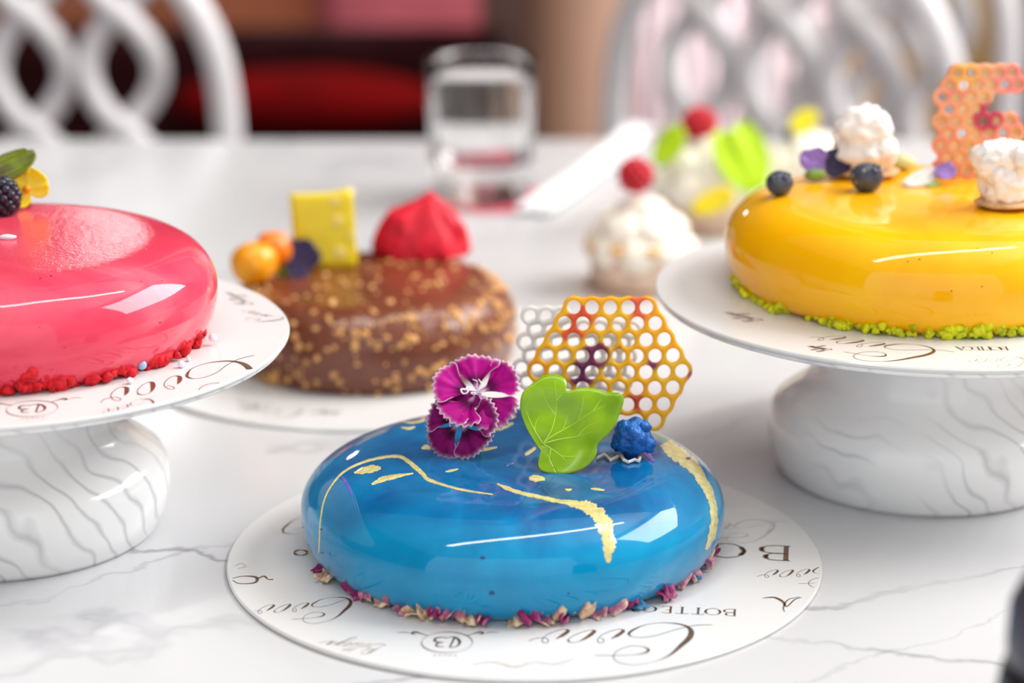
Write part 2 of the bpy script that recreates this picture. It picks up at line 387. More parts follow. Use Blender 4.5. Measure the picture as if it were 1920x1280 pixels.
def coco(bm, a, b, clip, mi=1, only=None, wk=1):
    a, b = Vector((a[0], a[1], 0)), Vector((b[0], b[1], 0)); ax = b-a; L = ax.length; ax /= L; ay = Vector((-ax.y, ax.x, 0))
    for k, (pts, ws) in enumerate(COCO):
        if only and k not in only: continue
        ink(bm, stroke([tuple((a+ax*(u*L)+ay*(v*L)).xy) for u, v in pts], [w*L*wk for w in ws]), clip, mi)
# serif capitals on a unit box: strokes (points, thick?)
CAP = {
 'B': [([(.12,0),(.12,1)],1),([(.0,1),(.45,1),(.66,.9),(.66,.66),(.45,.53),(.12,.53)],0),([(.12,.53),(.5,.53),(.78,.42),(.78,.14),(.5,0),(.0,0)],0),([(.66,.9),(.7,.78),(.66,.66)],1),([(.78,.42),(.83,.28),(.78,.14)],1)],
 'O': [([(.5,1),(.15,.85),(.0,.5),(.15,.15),(.5,0),(.85,.15),(1,.5),(.85,.85),(.5,1)],0),([(.1,.78),(.0,.5),(.1,.22)],1),([(.9,.78),(1,.5),(.9,.22)],1)],
 'T': [([(.4,0),(.4,1)],1),([(.0,.85),(.02,1),(.78,1),(.8,.85)],0),([(.25,0),(.55,0)],0)],
 'E': [([(.1,0),(.1,1)],1),([(.0,1),(.6,1),(.62,.85)],0),([(.1,.52),(.45,.52)],0),([(.0,0),(.62,0),(.66,.18)],0)],
 'G': [([(.85,.82),(.55,1),(.15,.85),(.0,.5),(.15,.15),(.55,0),(.85,.12),(.85,.42),(.65,.42)],0),([(.1,.78),(.0,.5),(.1,.22)],1)],
 'A': [([(.0,0),(.38,1)],0),([(.38,1),(.78,0)],1),([(.14,.36),(.6,.36)],0),([(-.08,0),(.12,0)],0),([(.62,0),(.92,0)],0)],
 'C': [([(.85,.8),(.55,1),(.15,.85),(.0,.5),(.15,.15),(.55,0),(.88,.2)],0),([(.1,.8),(.0,.5),(.1,.2)],1)],
}
def caps(bm, text, a, b, h, clip, mi=1, adv=None):
    """capitals read from a to b on the card; h = letter height"""
    a, b = Vector((a[0], a[1], 0)), Vector((b[0], b[1], 0)); ax = (b-a); L = ax.length; ax /= L; ay = Vector((-ax.y, ax.x, 0)); st = L/max(1, len(text)-1)
    for i, ch in enumerate(text):
        for pts, th in CAP[ch]:
            q = [tuple((a+ax*(i*st+(p[0]-.4)*h*.9)+ay*(p[1]*h)).xy) for p in pts]
            w = h*(.13 if th else .04); P = catmull([Vector((*p, 0)) for p in q], 6) if ch in 'OGBC' else [Vector((*q[0], 0)).lerp(Vector((*q[-1], 0)), k/4) for k in range(5)] if len(q) == 2 else [Vector((*p, 0)) for p in q]
            ink(bm, [(p, w) for p in P], clip, mi)
def emblem(bm, c, ax, s, clip, mi=1):
    """round monogram with two curled horns; ax = reading direction"""
    ax = Vector((ax[0], ax[1], 0)).normalized(); ay = Vector((-ax.y, ax.x, 0)); c = Vector((c[0], c[1], 0))
    T = lambda p: tuple((c+ax*p[0]*s+ay*p[1]*s).xy)
    S = lambda pts, ws: ink(bm, stroke([T(p) for p in pts], [w*s*.72 for w in ws], 6), clip, mi)
    S([(cos(a), sin(a)) for a in [2*pi*k/24 for k in range(25)]], [.05+.03*sin(k*.5) for k in range(25)])
    S([(-.15,.55),(-.42,.35),(-.5,-.05),(-.35,-.45),(-.1,-.5),(.1,-.35)], [.05,.1,.17,.14,.06,.05])
    S([(-.3,-.5),(-.12,.5)], [.12,.1]); S([(.1,.45),(.4,.35),(.35,.08),(.12,.02)], [.05,.12,.1,.05]); S([(.12,.02),(.46,-.08),(.42,-.42),(.05,-.5)], [.05,.14,.13,.05])
    for sx in (-1, 1):
        S([(sx*.75,-.62),(sx*1.05,-.85),(sx*1.3,-1.0),(sx*1.42,-.86),(sx*1.25,-.78)], [.05,.08,.18,.12,.05])
        S([(sx*1.5,-.9),(sx*1.75,-.98),(sx*2.0,-.92)], [.03,.06,.03])
    for k in range(5): S([(-.4+k*.2,1.2),(-.32+k*.2,1.3)], [.06,.06])
def scrawl(bm, a, b, h, clip, mi=2, w=None, seed=1):
    w = w or h*.036
    """the thin script word Bottega"""
    a, b = Vector((a[0], a[1], 0)), Vector((b[0], b[1], 0)); ax = (b-a); L = ax.length; ax /= L; ay = Vector((-ax.y, ax.x, 0))
    sk = lambda u, v: tuple((a+ax*(u*L+v*h*.45)+ay*(v*h)).xy)
    words = [[(0,.0),(.03,1.0),(.01,.5),(.06,1.05),(.16,.95),(.14,.6),(.06,.52),(.17,.45),(.17,.08),(.04,-.05),(-.05,.15)],
             [(.27,.4),(.22,.2),(.25,.0),(.30,.15),(.28,.4),(.33,.35)],[(.37,1.0),(.35,.1),(.39,.0),(.43,.2)],[(.46,1.0),(.44,.1),(.48,.0),(.52,.2)],[(.32,.72),(.52,.78)],
             [(.53,.2),(.59,.38),(.56,.42),(.53,.15),(.57,.0),(.63,.2)],[(.72,.36),(.66,.3),(.66,.02),(.71,.1),(.73,.38),(.69,-.5),(.60,-.5),(.72,.05),(.79,.2)],[(.88,.36),(.81,.3),(.81,.02),(.86,.08),(.89,.38),(.87,.05),(.92,.0),(1.05,.25)]]
    for q in words: ink(bm, stroke([sk(*p) for p in q], [w*(1+.8*(k % 2)) for k in range(len(q))]), clip, mi)
def curl(bm, pts, ws, clip, mi=1): ink(bm, stroke(pts, ws), clip, mi)

BR, BT = .125, .002
def make_card(name, loc, label, prints):
    bm = bmesh.new()
    lathe(bm, [(0, 0), (BR-.0006, 0), (BR, .0006), (BR, BT-.0006), (BR-.0006, BT), (0, BT)], 160)
    bmesh.ops.recalc_face_normals(bm, faces=bm.faces[:])
    b2 = bmesh.new(); prints(b2, (BR-.0012, 0))
    me = bpy.data.meshes.new('t'); b2.to_mesh(me); b2.free()
    n0 = len(bm.verts); bm.from_mesh(me); bpy.data.meshes.remove(me); bm.verts.ensure_lookup_table()
    for v in bm.verts[n0:]: v.co.z = BT+.00012
    o = bpy.data.meshes.new(name); bm.to_mesh(o); bm.free()
    for m in (M['board'], M['print'], M['print_pale']): o.materials.append(m)
    ob = bpy.data.objects.new(name, o); COL.objects.link(ob); ob.location = loc
    return tag(ob, label, 'cake board')

# ================================================================== SETTING
TZ = 0.0; FLOOR = -.75
def struct(name, bm, m, smooth=False): return tag(obj(name, bm, m, smooth=smooth), kind='structure')
M['floor'] = plain('grey_stone_floor', srgb(70, 58, 54), .5, 3, .15)
M['wood'] = plain('brown_wood_panel', srgb(178, 106, 74), .5, 6, .25)
M['walnut'] = plain('dark_walnut_wall', srgb(66, 44, 36), .5, 6, .25)
M['plaster'] = plain('cream_plaster', srgb(214, 204, 194), .8, 4, .04)
M['ceil'] = plain('white_ceiling', srgb(214, 210, 206), .8, 4, .03)
M['tan'] = plain('tan_panel', srgb(156, 118, 96), .6, 8, .06)
M['curtain'] = plain('pale_grey_curtain', srgb(214, 206, 208), .85, 30, .04)
M['maroon'] = plain('maroon_velvet', srgb(34, 3, 5), .9, 12, .35, Specular_IOR_Level=.1)
M['red_velvet'] = plain('red_velvet', srgb(104, 0, 2), .9, 10, .2, Specular_IOR_Level=.1)
M['pink_velvet'] = plain('pink_velvet', srgb(190, 92, 104), .7, 12, .12)
M['dark_wood'] = plain('dark_brown_post', srgb(92, 66, 58), .5, 9, .2)
M['purple'] = plain('plum_velvet', srgb(70, 40, 84), .7, 12, .2)
M['beige'] = plain('warm_beige_panel', srgb(206, 172, 120), .7, 5, .1)
M['frame'] = plain('dark_window_frame', srgb(60, 56, 56), .4, 10, .1)
bm = bmesh.new(); box(bm, -3.4, 2.9, -2.6, 3.9, FLOOR-.05, FLOOR); struct('floor', bm, M['floor'])
bm = bmesh.new(); box(bm, -3.4, 2.9, -2.6, 3.9, 3.6, 3.65); struct('ceiling', bm, M['ceil'])
bm = bmesh.new(); box(bm, -3.4, 2.9, 3.6, 3.7, FLOOR, 3.6); struct('wall_back', bm, M['walnut'])
bm = bmesh.new(); box(bm, -3.3, 2.5, 3.56, 3.6, FLOOR, .02); struct('trim_2', bm, M['wood'])
bm = bmesh.new(); box(bm, -3.4, -3.3, -2.6, 3.6, FLOOR, 3.6); struct('wall_left', bm, M['walnut'])
bm = bmesh.new(); box(bm, 2.5, 2.6, -2.6, 3.6, FLOOR, 1.3); box(bm, 2.5, 2.6, -2.6, 3.6, 3.3, 3.6); box(bm, 2.5, 2.6, -2.6, .5, 1.3, 3.3); struct('wall_right', bm, M['plaster'])
bm = bmesh.new()
for y in (.5, 2.0, 3.5): box(bm, 2.51, 2.58, y-.03, y+.03, 1.3, 3.3)
for z in (1.3, 3.3): box(bm, 2.51, 2.58, .47, 3.53, z-.03, z+.03)
struct('window_1', bm, M['frame'])
bm = bmesh.new(); box(bm, -.66, -.50, 3.56, 3.6, .70, .756, .004); struct('trim_3', bm, M['frame'])
# lights: the window, a wall lamp, a slim ceiling lamp, daylight from the open shop front (world)
def area(name, loc, rot, sx, sy, power, c=(1, 1, 1), spread=None):
    l = bpy.data.lights.new(name, 'AREA'); l.shape = 'RECTANGLE'; l.size = sx; l.size_y = sy; l.energy = power; l.color = c
    o = bpy.data.objects.new(name, l); COL.objects.link(o); o.location = loc; o.rotation_euler = rot
    if spread: l.spread = spread
    return o
area('right_window_daylight', (2.49, 2.0, 2.3), (0, pi/2, 0), 1.94, 2.94, 165, (1, .995, .99))
area('rear_wall_lamp', (-.58, 3.55, .728), (-pi/2, 0, 0), .13, .035, .45, (1, 1, 1))
area('added_curtain_backlight', (.34, 3.5, .0), (-pi/2, 0, 0), .30, .8, 18, (1, .98, .97))  # unseen light added to brighten the curtain; the wall behind has no window
area('ceiling_strip', (.15, 1.15, 3.2), (0, 0, R_(38)), 3.8, .16, 40, (1, .96, .9))
bm = bmesh.new(); box(bm, -1.95, 1.95, -.1, .1, -.0, .05); box(bm, -.02, .02, -.02, .02, .05, .38); o = struct('trim_1', bm, M['frame']); o.location = (.15, 1.15, 3.22); o.rotation_euler = (0, 0, R_(38))
w = bpy.data.worlds.new('daylight'); SC.world = w; w.use_nodes = True
bg = w.node_tree.nodes['Background']; bg.inputs['Color'].default_value = (.93, .97, 1, 1); bg.inputs['Strength'].default_value = 1.15

# ------------------------------------------------------------------ table
YB = 1.80
t = tag(empty('marble_table', (.1, 1.08, FLOOR)), 'large white marble table with faint grey veins under all the cakes', 'table')
bm = bmesh.new(); box(bm, -1.35, 1.35, .32-1.08, YB-1.08, -FLOOR-.03, -FLOOR, .004); obj('tabletop', bm, M['table'], t, False)
for sx in (-1, 1):
    for sy in (-1, 1):
        bm = bmesh.new(); box(bm, sx*1.2-.03, sx*1.2+.03, sy*.6-.03, sy*.6+.03, 0, -FLOOR-.03, .004); obj('leg', bm, M['chair'], t, False)

# ------------------------------------------------------------------ background furniture
def soft_box(bm, x0, x1, y0, y1, z0, z1, b): box(bm, x0, x1, y0, y1, z0, z1, b)
b0 = tag(empty('banquette', (-.62, 2.85, FLOOR)), 'low dark maroon upholstered bench behind the far table edge', 'bench')
bm = bmesh.new(); box(bm, -.78, .62, .0, .12, .1, .655, .03); obj('backrest', bm, M['maroon'], b0)
bm = bmesh.new(); box(bm, -.78, .62, -.42, .02, .28, .46, .04); obj('seat', bm, M['maroon'], b0)
bm = bmesh.new(); box(bm, -.76, .60, -.38, .1, 0, .28, .01); obj('base', bm, M['black'], b0, False)
c1 = tag(empty('red_cushion', (-.245, 2.79, FLOOR+.46)), 'bright red cushion propped against the dark maroon bench', 'cushion')
bm = bmesh.new(); blob(bm, (0, 0, .115), 1, 4, .03, 1.5, 3, (.16, .05, .04)); obj('cover', bm, M['red_velvet'], c1)
c1.location.z = FLOOR+.475
pk = tag(empty('pink_sofa', (-.135, 3.28, FLOOR)), 'pink upholstered sofa beyond the maroon bench', 'sofa')
bm = bmesh.new(); box(bm, -.14, .13, .0, .14, .12, .93, .035); obj('backrest', bm, M['pink_velvet'], pk)
bm = bmesh.new(); box(bm, -.14, .13, -.18, .0, .12, .42, .03); obj('seat', bm, M['pink_velvet'], pk)
for x in (-.1, .09):
    bm = bmesh.new(); box(bm, x-.02, x+.02, -.16, -.12, 0, .13); obj('leg', bm, M['black'], pk, False)
bm = bmesh.new(); box(bm, -.035, .035, -.035, .035, 0, 3.6-FLOOR, .006); o = tag(obj('wooden_post', bm, M['dark_wood'], None, False), 'dark brown wooden post between pink sofa and tan column', 'post'); o.location = (-.005, 2.98+.06, FLOOR)
bm = bmesh.new(); lathe(bm, [(0, 0), (.075, 0), (.075, .1), (.062, .11), (.062, 4.2), (.075, 4.21), (.075, 4.35), (0, 4.35)], 64); o = tag(obj('round_column', bm, M['tan']), 'tan round column rising behind the drinking glass', 'column'); o.location = (.084, 2.85, FLOOR)
cu = tag(empty('curtain', (.155, 3.25, FLOOR)), 'pale grey pleated curtain behind the white chairs', 'curtain')
g = []
for i in range(160):
    x = i/159*.30; g.append([Vector((x, .03*sin(i*.42)+.008*sin(i*1.3), z)) for z in (.02, .9, 1.8, 2.6)])
bm = bmesh.new(); sheet(bm, g, .003); obj('fabric', bm, leafm('sheer_curtain', srgb(216, 208, 210), srgb(226, 220, 222), .5, srgb(236, 230, 232)), cu)
bm = bmesh.new(); tube(bm, [Vector((-.03, 0, 2.62)), Vector((.33, 0, 2.62))], .012, 12); obj('rod', bm, M['frame'], cu)
bm = bmesh.new(); box(bm, 0, .26, 0, .04, 0, 1.5, .006); o = tag(obj('beige_screen', bm, M['beige'], None, False), 'warm beige panel standing beyond the honeycomb wafer', 'screen'); o.location = (.45, 3.3, FLOOR)
pc = tag(empty('plum_armchair', (.80, 3.02, FLOOR)), 'plum velvet armchair at the far right edge', 'armchair')
bm = bmesh.new(); box(bm, -.13, .3, 0, .14, .2, .95, .05); obj('backrest', bm, M['purple'], pc)
bm = bmesh.new(); box(bm, -.13, .3, -.22, 0, .2, .46, .05); obj('seat', bm, M['purple'], pc)
for x in (-.08, .25):
    for y in (-.18, .1):
        bm = bmesh.new(); box(bm, x-.02, x+.02, y-.02, y+.02, 0, .22); obj('leg', bm, M['black'], pc, False)

def chair(loc, rz, label, group):
    c = tag(empty('loop_back_chair', loc, (0, 0, rz)), label, 'chair', group)
    zt = .852; hw = .168                                    # top of arch over the floor, half width
    arch = [(-hw, .42), (-hw, .55), (-hw, .68), (-hw*.985, .745), (-hw*.93, .79), (-hw*.80, .832), (-hw*.60, .862), (-hw*.3, .878), (0, .883), (hw*.3, .878), (hw*.60, .862), (hw*.80, .832), (hw*.93, .79), (hw*.985, .745), (hw, .68), (hw, .55), (hw, .42)]
    bm = bmesh.new(); tube(bm, catmull([Vector((x, 0, z)) for x, z in arch], 5), .0130, 14); obj('back_frame', bm, M['chair'], c)
    for k in (-1, 0, 1):
        bm = bmesh.new(); cx = k*.079
        for s in (-1, 1):
            P = []
            z0 = .44; z1 = .862-.012*abs(k)
            for i in range(49):
                z = z0+(z1-z0)*i/48; P.append(Vector((cx+s*.0300*abs(sin(pi*(z-.716)/.100))**.8*(1 if sin(pi*(z-.716)/.100) >= 0 else -1), .010*s*cos(pi*(z-.716)/.100), z)))
            tube(bm, P, .0113, 12)
        obj('loop_chain', bm, M['chair'], c)
    bm = bmesh.new(); lathe(bm, [(0, .43), (.17, .43), (.185, .44), (.19, .455), (.182, .468), (.15, .474), (0, .476)], 48, cy=-.19); obj('seat', bm, M['seat'], c)
    for x in (-.15, .15):
        for y in (-.32, -.02):
            bm = bmesh.new(); tube(bm, [Vector((x, y, .44)), Vector((x*1.02, y, .25)), Vector((x*1.1, y*1.04+(.02 if y > -.1 else -.02), 0))], lambda s: .015-.005*s, 12); obj('leg', bm, M['chair'], c)
    return c
chair((-.415, 2.02, FLOOR), 0, 'white loop-back chair at the far table edge, in front of the maroon bench', 'white loop-back chairs')
chair((.2306, 2.02, FLOOR), R_(-35), 'white loop-back chair behind the creamy desserts, in front of the grey curtain', 'white loop-back chairs')
chair((.375, 2.40, FLOOR), R_(-50), 'white loop-back chair farther back, its arch beside the pink honeycomb wafer', 'white loop-back chairs')

# ------------------------------------------------------------------ stands and cards
LX, LY, RX, RY, SZ = -.2205, .9667, .1905, 1.042, .0855
def stand(x, y, label):
    s = tag(empty('cake_stand', (x, y, 0)), label, 'cake stand', 'marble cake stands')
    bm = bmesh.new(); lathe(bm, [(0, .071), (.05, .071), (.058, .0722), (.08, .0752), (.104, .0788), (.118, .0815), (.1232, .0835), (.1236, .0848), (.123, SZ), (0, SZ)], 160); obj('plate', bm, M['stand'], s)
    bm = bmesh.new(); lathe(bm, [(0, 0), (.0640, 0), (.0665, .003), (.0695, .010), (.0711, .017), (.0715, .0225), (.0708, .0285), (.0685, .0330), (.0640, .0368), (.0590, .0402), (.0548, .0440), (.0520, .0485), (.0508, .0540), (.0510, .0600), (.0525, .0655), (.0550, .0695), (.0580, .0720), (0, .0720)], 128); obj('pedestal', bm, M['stand'], s)
    return s
stand(LX, LY, 'white swirled marble cake stand under the pink cake')
stand(RX, RY, 'white swirled marble cake stand under the yellow cake')
AX, AY = .0052, .930
def P2(X, Y, c, z=BT): p = on_z(X, Y, z); return (p.x-c[0], p.y-c[1])
def prints_blue(bm, clip):
    c = (AX, AY); q = lambda X, Y: P2(X, Y, c)
    coco(bm, q(1292, 1192), q(1056, 1192), clip)
    coco(bm, q(655, 1133), q(508, 1141), clip)
    coco(bm, q(1590, 1072), q(1455, 1075), clip, 1)
    coco(bm, q(1448, 988), q(1300, 988), clip, 2)
    coco(bm, q(532, 992), q(640, 985), clip, 1, (0,), .8)
    caps(bm, 'BO', q(1456, 1023), q(1370, 1019), .0165, clip)
    caps(bm, 'BOTTEGA', q(1370, 1142), q(1190, 1134), .0066, clip)
    emblem(bm, q(838, 1204), Vector((*q(800, 1204), 0))-Vector((*q(880, 1204), 0)), .0098, clip)
    scrawl(bm, q(722, 1208), q(610, 1201), .009, clip)
    ink(bm, stroke([q(552+12+12*cos(a), 1036+5*sin(a)) for a in [k*pi/6 for k in range(13)]], [.0006+.0004*(k % 3) for k in range(13)]), clip)
    curl(bm, [q(433, 1085), q(455, 1080), q(480, 1082), q(478, 1092), q(450, 1094), q(436, 1088)], [.0003, .0006, .0014, .0010, .0005, .0003], clip)
    curl(bm, [q(483, 1085), q(495, 1080), q(503, 1086), q(512, 1086)], [.0004, .001, .0005, .001], clip)
    curl(bm, [q(1430, 1121), q(1452, 1120), q(1468, 1128), q(1475, 1137), q(1490, 1124), q(1503, 1120)], [.0003, .0012, .0013, .0006, .0006, .0003], clip)
    curl(bm, [q(1500, 1119), q(1478, 1124), q(1469, 1138), q(1471, 1147)], [.0003, .0005, .0006, .0003], clip)
    curl(bm, [q(885, 1246), q(925, 1241), q(965, 1250), q(1000, 1241), q(1040, 1245), q(1075, 1235)], [.0003, .0006, .0012, .0004, .0008, .0003], clip, 2)
    curl(bm, [q(440, 1060), q(452, 1056), q(462, 1061), q(446, 1066)], [.0003, .0007, .0008, .0003], clip, 2)
make_card('cake_board', (AX, AY, .0), 'round white card with looping brown-gold lettering under the blue cake', prints_blue)
def ring_prints(c, z, anchors):
    def fn(bm, clip):
        q = lambda X, Y: P2(X, Y, c, z)
        for a, b in anchors['coco']: coco(bm, q(*a), q(*b), clip)
        for a, b in anchors.get('pale', []): coco(bm, q(*a), q(*b), clip, 2)
        for a, b, s in anchors.get('emblem', []): emblem(bm, q(*a), Vector((*q(*b), 0))-Vector((*q(*a), 0)), s, clip)
        for a, b, h in anchors.get('caps', []): caps(bm, 'BOTTEGA', q(*a), q(*b), h, clip)
        for a, b, h in anchors.get('scrawl', []): scrawl(bm, q(*a), q(*b), h, clip, 1)
    return fn
ZB = SZ+BT
make_card('cake_board', (LX, LY, SZ), 'round white card with brown-gold lettering on the stand under the pink cake',
          ring_prints((LX, LY), ZB, dict(coco=[((462, 688), (240, 735)), ((285, 752), (205, 770)), ((520, 600), (470, 585))], emblem=[((60, 766), (20, 769), .0098)], scrawl=[((475, 570), (430, 548), .006)], caps=[((20, 800), (-60, 806), .005)])))
make_card('cake_board', (RX, RY, SZ), 'round white card with fine brown lettering on the stand under the yellow cake',
          ring_prints((RX, RY), ZB, dict(coco=[((1738, 664), (1570, 636))], caps=[((1880, 650), (1800, 650), .005)], scrawl=[((1430, 600), (1365, 585), .007), ((1560, 655), (1520, 648), .006)], pale=[((1920, 676), (1830, 676))])))
CX, CY = -.0745, 1.219
make_card('cake_board', (CX-.004, CY, 0), 'round white card lying on the table under the chocolate nut cake',
          ring_prints((CX-.004, CY), BT, dict(coco=[((560, 775), (480, 768))], scrawl=[((640, 770), (585, 772), .006)], emblem=[((470, 762), (450, 760), .006)])))

# ------------------------------------------------------------------ cakes
def cake_prof(r, h, rt, rb, zw, n=18):
    P = [(0, 0), (rb*.5, 0), (rb, 0)]
    for i in range(1, n+1):
        a = -pi/2+pi/2*i/n; P.append((rb+(r-rb)*cos(a), zw+zw*sin(a)))
    for i in range(1, n+1):
        a = pi/2*i/n; P.append((rt+(r-rt)*cos(a)**.92, zw+(h-zw)*sin(a)**.95))
    P += [(rt*.8, h+.0003), (rt*.5, h+.0005), (0, h+.0006)]
    return P
def glazed(name, loc, r, h, rt, rb, zw, mat, label, deco=None, seed=0):
    bm = bmesh.new()
    wob = lambda a, z: 1+.004*sin(2*a+seed)+.003*sin(3*a+seed*2.1)
    lathe(bm, cake_prof(r, h, rt, rb, zw), 220, fn=wob); bmesh.ops.recalc_face_normals(bm, faces=bm.faces[:])
    if deco:
        tree = BVHTree.FromBMesh(bm); o = Vector(loc)
        def hit(X, Y):
            d = ray(X, Y); l, n, i, dd = tree.ray_cast(Vector((0, 0, H))-o, d, 5); return (l, n) if l else None
        def paint(pts, ws, mi, jag=.0, n=18):
            P = catmull([Vector((*p, 0)) for p in pts], n); W = catmull([Vector((w_, 0, 0)) for w_ in ws], n); prev = None; N = len(P)
            for i in range(N):
                t2 = P[min(i+1, N-1)]-P[max(i-1, 0)]; t2.normalize(); s = Vector((-t2.y, t2.x, 0)); w_ = W[i].x*.5
                row = []
                for k in range(5):
                    e = (k-2)/2; j = (1+jag*(.5*noise.noise(Vector((P[i].x*.09, P[i].y*.09, e*3+seed)))+.45*noise.noise(Vector((P[i].x*.31, P[i].y*.31, e*5+seed))))) if abs(e) > .4 else 1
                    q = P[i]+s*w_*e*j; hh = hit(q.x, q.y)
                    if not hh: row = None; break
                    row.append(bm.verts.new(hh[0]+hh[1]*(.00022 if abs(e) < .9 else .00004)))
                if row and prev:
                    for k in range(4):
                        f = bm.faces.new((prev[k], prev[k+1], row[k+1], row[k])); f.material_index = mi
                        f.normal_update()
                        if f.normal.dot(hit(P[i].x, P[i].y)[1] if hit(P[i].x, P[i].y) else Vector((0, 0, 1))) < 0: f.normal_flip()
                prev = row
        deco(paint)
    mats = mat if isinstance(mat, list) else [mat]
    o = obj(name, bm, mats, None, True, loc, True); return tag(o, label, 'cake')
def dot(paint, x, y, r, mi): paint([(x-r, y), (x, y), (x+r, y)], [r*.9, r*1.7, r*.9], mi)
def deco_blue(p):
    p([(598,1036),(599,1010),(601,975),(607,940),(620,912),(645,884),(682,866),(720,857),(750,856),(772,870),(790,886),(802,898),(832,909),(872,919),(925,927)], [2.5,3,3,3.2,3.5,4,4.5,5,6,8,8,7,5,4,2], 1, .5)
    p([(664,886),(680,882),(700,878),(714,877)], [3,12,13,5], 1, .6); p([(697,908),(715,899),(740,893),(775,887)], [3,10,8,2], 1, .6)
    p([(932,907),(948,914),(970,922),(1000,929),(1040,938),(1065,941)], [3,7,7,7,8,4], 1, .6)
    p([(1045,939),(1080,945),(1110,956),(1130,975),(1138,1000),(1141,1030),(1140,1055)], [5,14,24,30,26,20,6], 1, .8)
    p([(1228,786),(1240,812),(1254,838),(1280,856),(1304,880),(1322,908),(1335,940),(1339,975),(1334,1006),(1324,1030)], [8,20,26,28,22,17,14,14,13,5], 1, .6)
    p([(735,784),(752,776),(778,778),(795,786),(772,792),(750,789)], [3,5,6,5,4,2], 1, .5); p([(752,801),(766,803),(778,800)], [2,5,3], 1, .5)
    p([(790,840),(800,838),(806,843)], [3,9,3], 1, .6); p([(878,846),(902,843),(932,838)], [3,7,3], 1, .5); p([(640,822),(665,819),(676,816)], [2,5,2], 1, .4)
    p([(835,884),(846,882),(859,879)], [2,5,2], 1, .4); p([(992,897),(1004,896),(1022,898)], [5,13,5], 1, .4); p([(1108,916),(1120,917),(1134,919)], [2,5,2], 1, .3); p([(1060,917),(1066,918),(1072,917)], [2,5,2], 1, .3)
    p([(922,806),(940,801),(962,793)], [3,9,4], 1, .6); p([(935,785),(950,783),(966,780)], [3,8,4], 1, .5); p([(984,852),(993,847),(1004,839)], [5,7,5], 1, .4)
    p([(770,768),(800,764),(830,762)], [3,7,4], 1, .5)
    p([(640,893),(650,905),(660,930)], [2,6,2], 3, .5); p([(1206,846),(1216,856),(1226,866)], [3,12,5], 3, .7); p([(950,873),(955,870),(962,868)], [1.5,3,1.5], 3)
    for x, y, r in ((905,1045,4.5),(922,1111,5),(602,992,2),(566,988,2),(576,1021,2),(604,1036,2),(1290,860,5),(1066,1112,2)): dot(p, x, y, r, 2)
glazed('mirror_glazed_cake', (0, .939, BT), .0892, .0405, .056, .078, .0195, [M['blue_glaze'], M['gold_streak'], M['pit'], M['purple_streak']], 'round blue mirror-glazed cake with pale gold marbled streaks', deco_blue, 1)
def deco_pink(p):
    for x, y, r in ((300,604,1.8),(121,651,1.6),(96,517,1.8),(76,522,1.8),(180,502,1.3),(303,527,1.2),(265,527,1.2),(74,613,1.2)): dot(p, x, y, r, 1)
glazed('mirror_glazed_cake', (-.2175, .968, ZB), .0917, .0420, .060, .081, .0195, [M['pink_glaze'], M['pit_red']], 'round pink mirror-glazed cake ringed with red crumbs', deco_pink, 2)
def deco_yel(p):
    for x, y, r in ((1724,486,1.8),(1784,545,1.5),(1841,537,1.5),(1702,490,1.5),(1832,466,1.4),(1860,474,1.4)): dot(p, x, y, r, 1)
glazed('mirror_glazed_cake', (.1895, 1.049, ZB), .0917, .0420, .060, .081, .0195, [M['yellow_glaze'], M['pit_amber']], 'round yellow mirror-glazed cake ringed with lime green crumbs', deco_yel, 3)
# chocolate cake: body + nut pieces
ch = tag(empty('chocolate_cake', (CX, CY, BT)), 'milk chocolate cake studded with chopped nuts', 'cake')
CR, CHH = .0765, .0425
prof = cake_prof(CR, CHH, .054, .071, .019)
bm = bmesh.new(); lathe(bm, prof, 160)
for v in bm.verts:
    n_ = noise.noise(v.co*70)*.0009+noise.noise(v.co*160)*.0006; d = v.co.copy(); d.z = (d.z-.02)*1.5; d = d.normalized()
    if v.co.z > .002: v.co += d*n_
obj('body', bm, M['choco'], ch)
bm = bmesh.new(); segs = [(prof[i], prof[i+1]) for i in range(6, len(prof)-1)]
for k in range(680):
    (r0, z0), (r1, z1) = rnd.choice(segs if k % 3 else segs[17:27]); u = rnd.random(); r = r0+(r1-r0)*u; z = z0+(z1-z0)*u
    if z > CHH-.001: r = .075*sqrt(rnd.random())*.8
    a = rnd.random()*2*pi; s = rnd.uniform(.0008, .0027)
    blob(bm, (r*cos(a), r*sin(a), z), s, 1, .5, 1.4, k, (1, .8, .7), rot=Euler((rnd.random()*6, rnd.random()*6, 0)).to_matrix())
tag(obj('chopped_nuts', bm, M['nut'], ch, False), kind='stuff')

# crumbs
def crumbs(name, c, rr, z, arcs, m, label, cat, n, smin, smax, seed):
    rg = random.Random(seed); bm = bmesh.new()
    for k in range(n):
        a0, a1, dens = rg.choice(arcs); a = rg.uniform(a0, a1)
        s = rg.uniform(smin, smax)*(1 if rg.random() > .15 else 1.5); rad = rr+rg.uniform(-.002, .004)
        hz = rg.random()**2*.004*dens
        blob(bm, (c[0]+rad*cos(a), c[1]+rad*sin(a), z+s*.75+hz), s, 2, .55, 2.2, k+seed, mi=0)
    return tag(obj(name, bm, m), label, cat, kind='stuff')
crumbs('red_crumbs', (-.2175, .968), .0845, ZB, [(R_(-150), R_(5), 1), (R_(-90), R_(-60), 1.5), (R_(-60), R_(-10), 1), (R_(-125), R_(-95), 1.4)], M['red_crumb'], 'bright red cake crumbs heaped along the foot of the pink cake', 'crumbs', 260, .0011, .0028, 5)
crumbs('green_crumbs', (.1895, 1.049), .0850, ZB, [(R_(-185), R_(0), 1), (R_(-130), R_(-10), 1), (R_(-100), R_(-40), 1.4)], M['green_crumb'], 'lime green crumbs strewn along the foot of the yellow cake', 'crumbs', 420, .0008, .0022, 11)
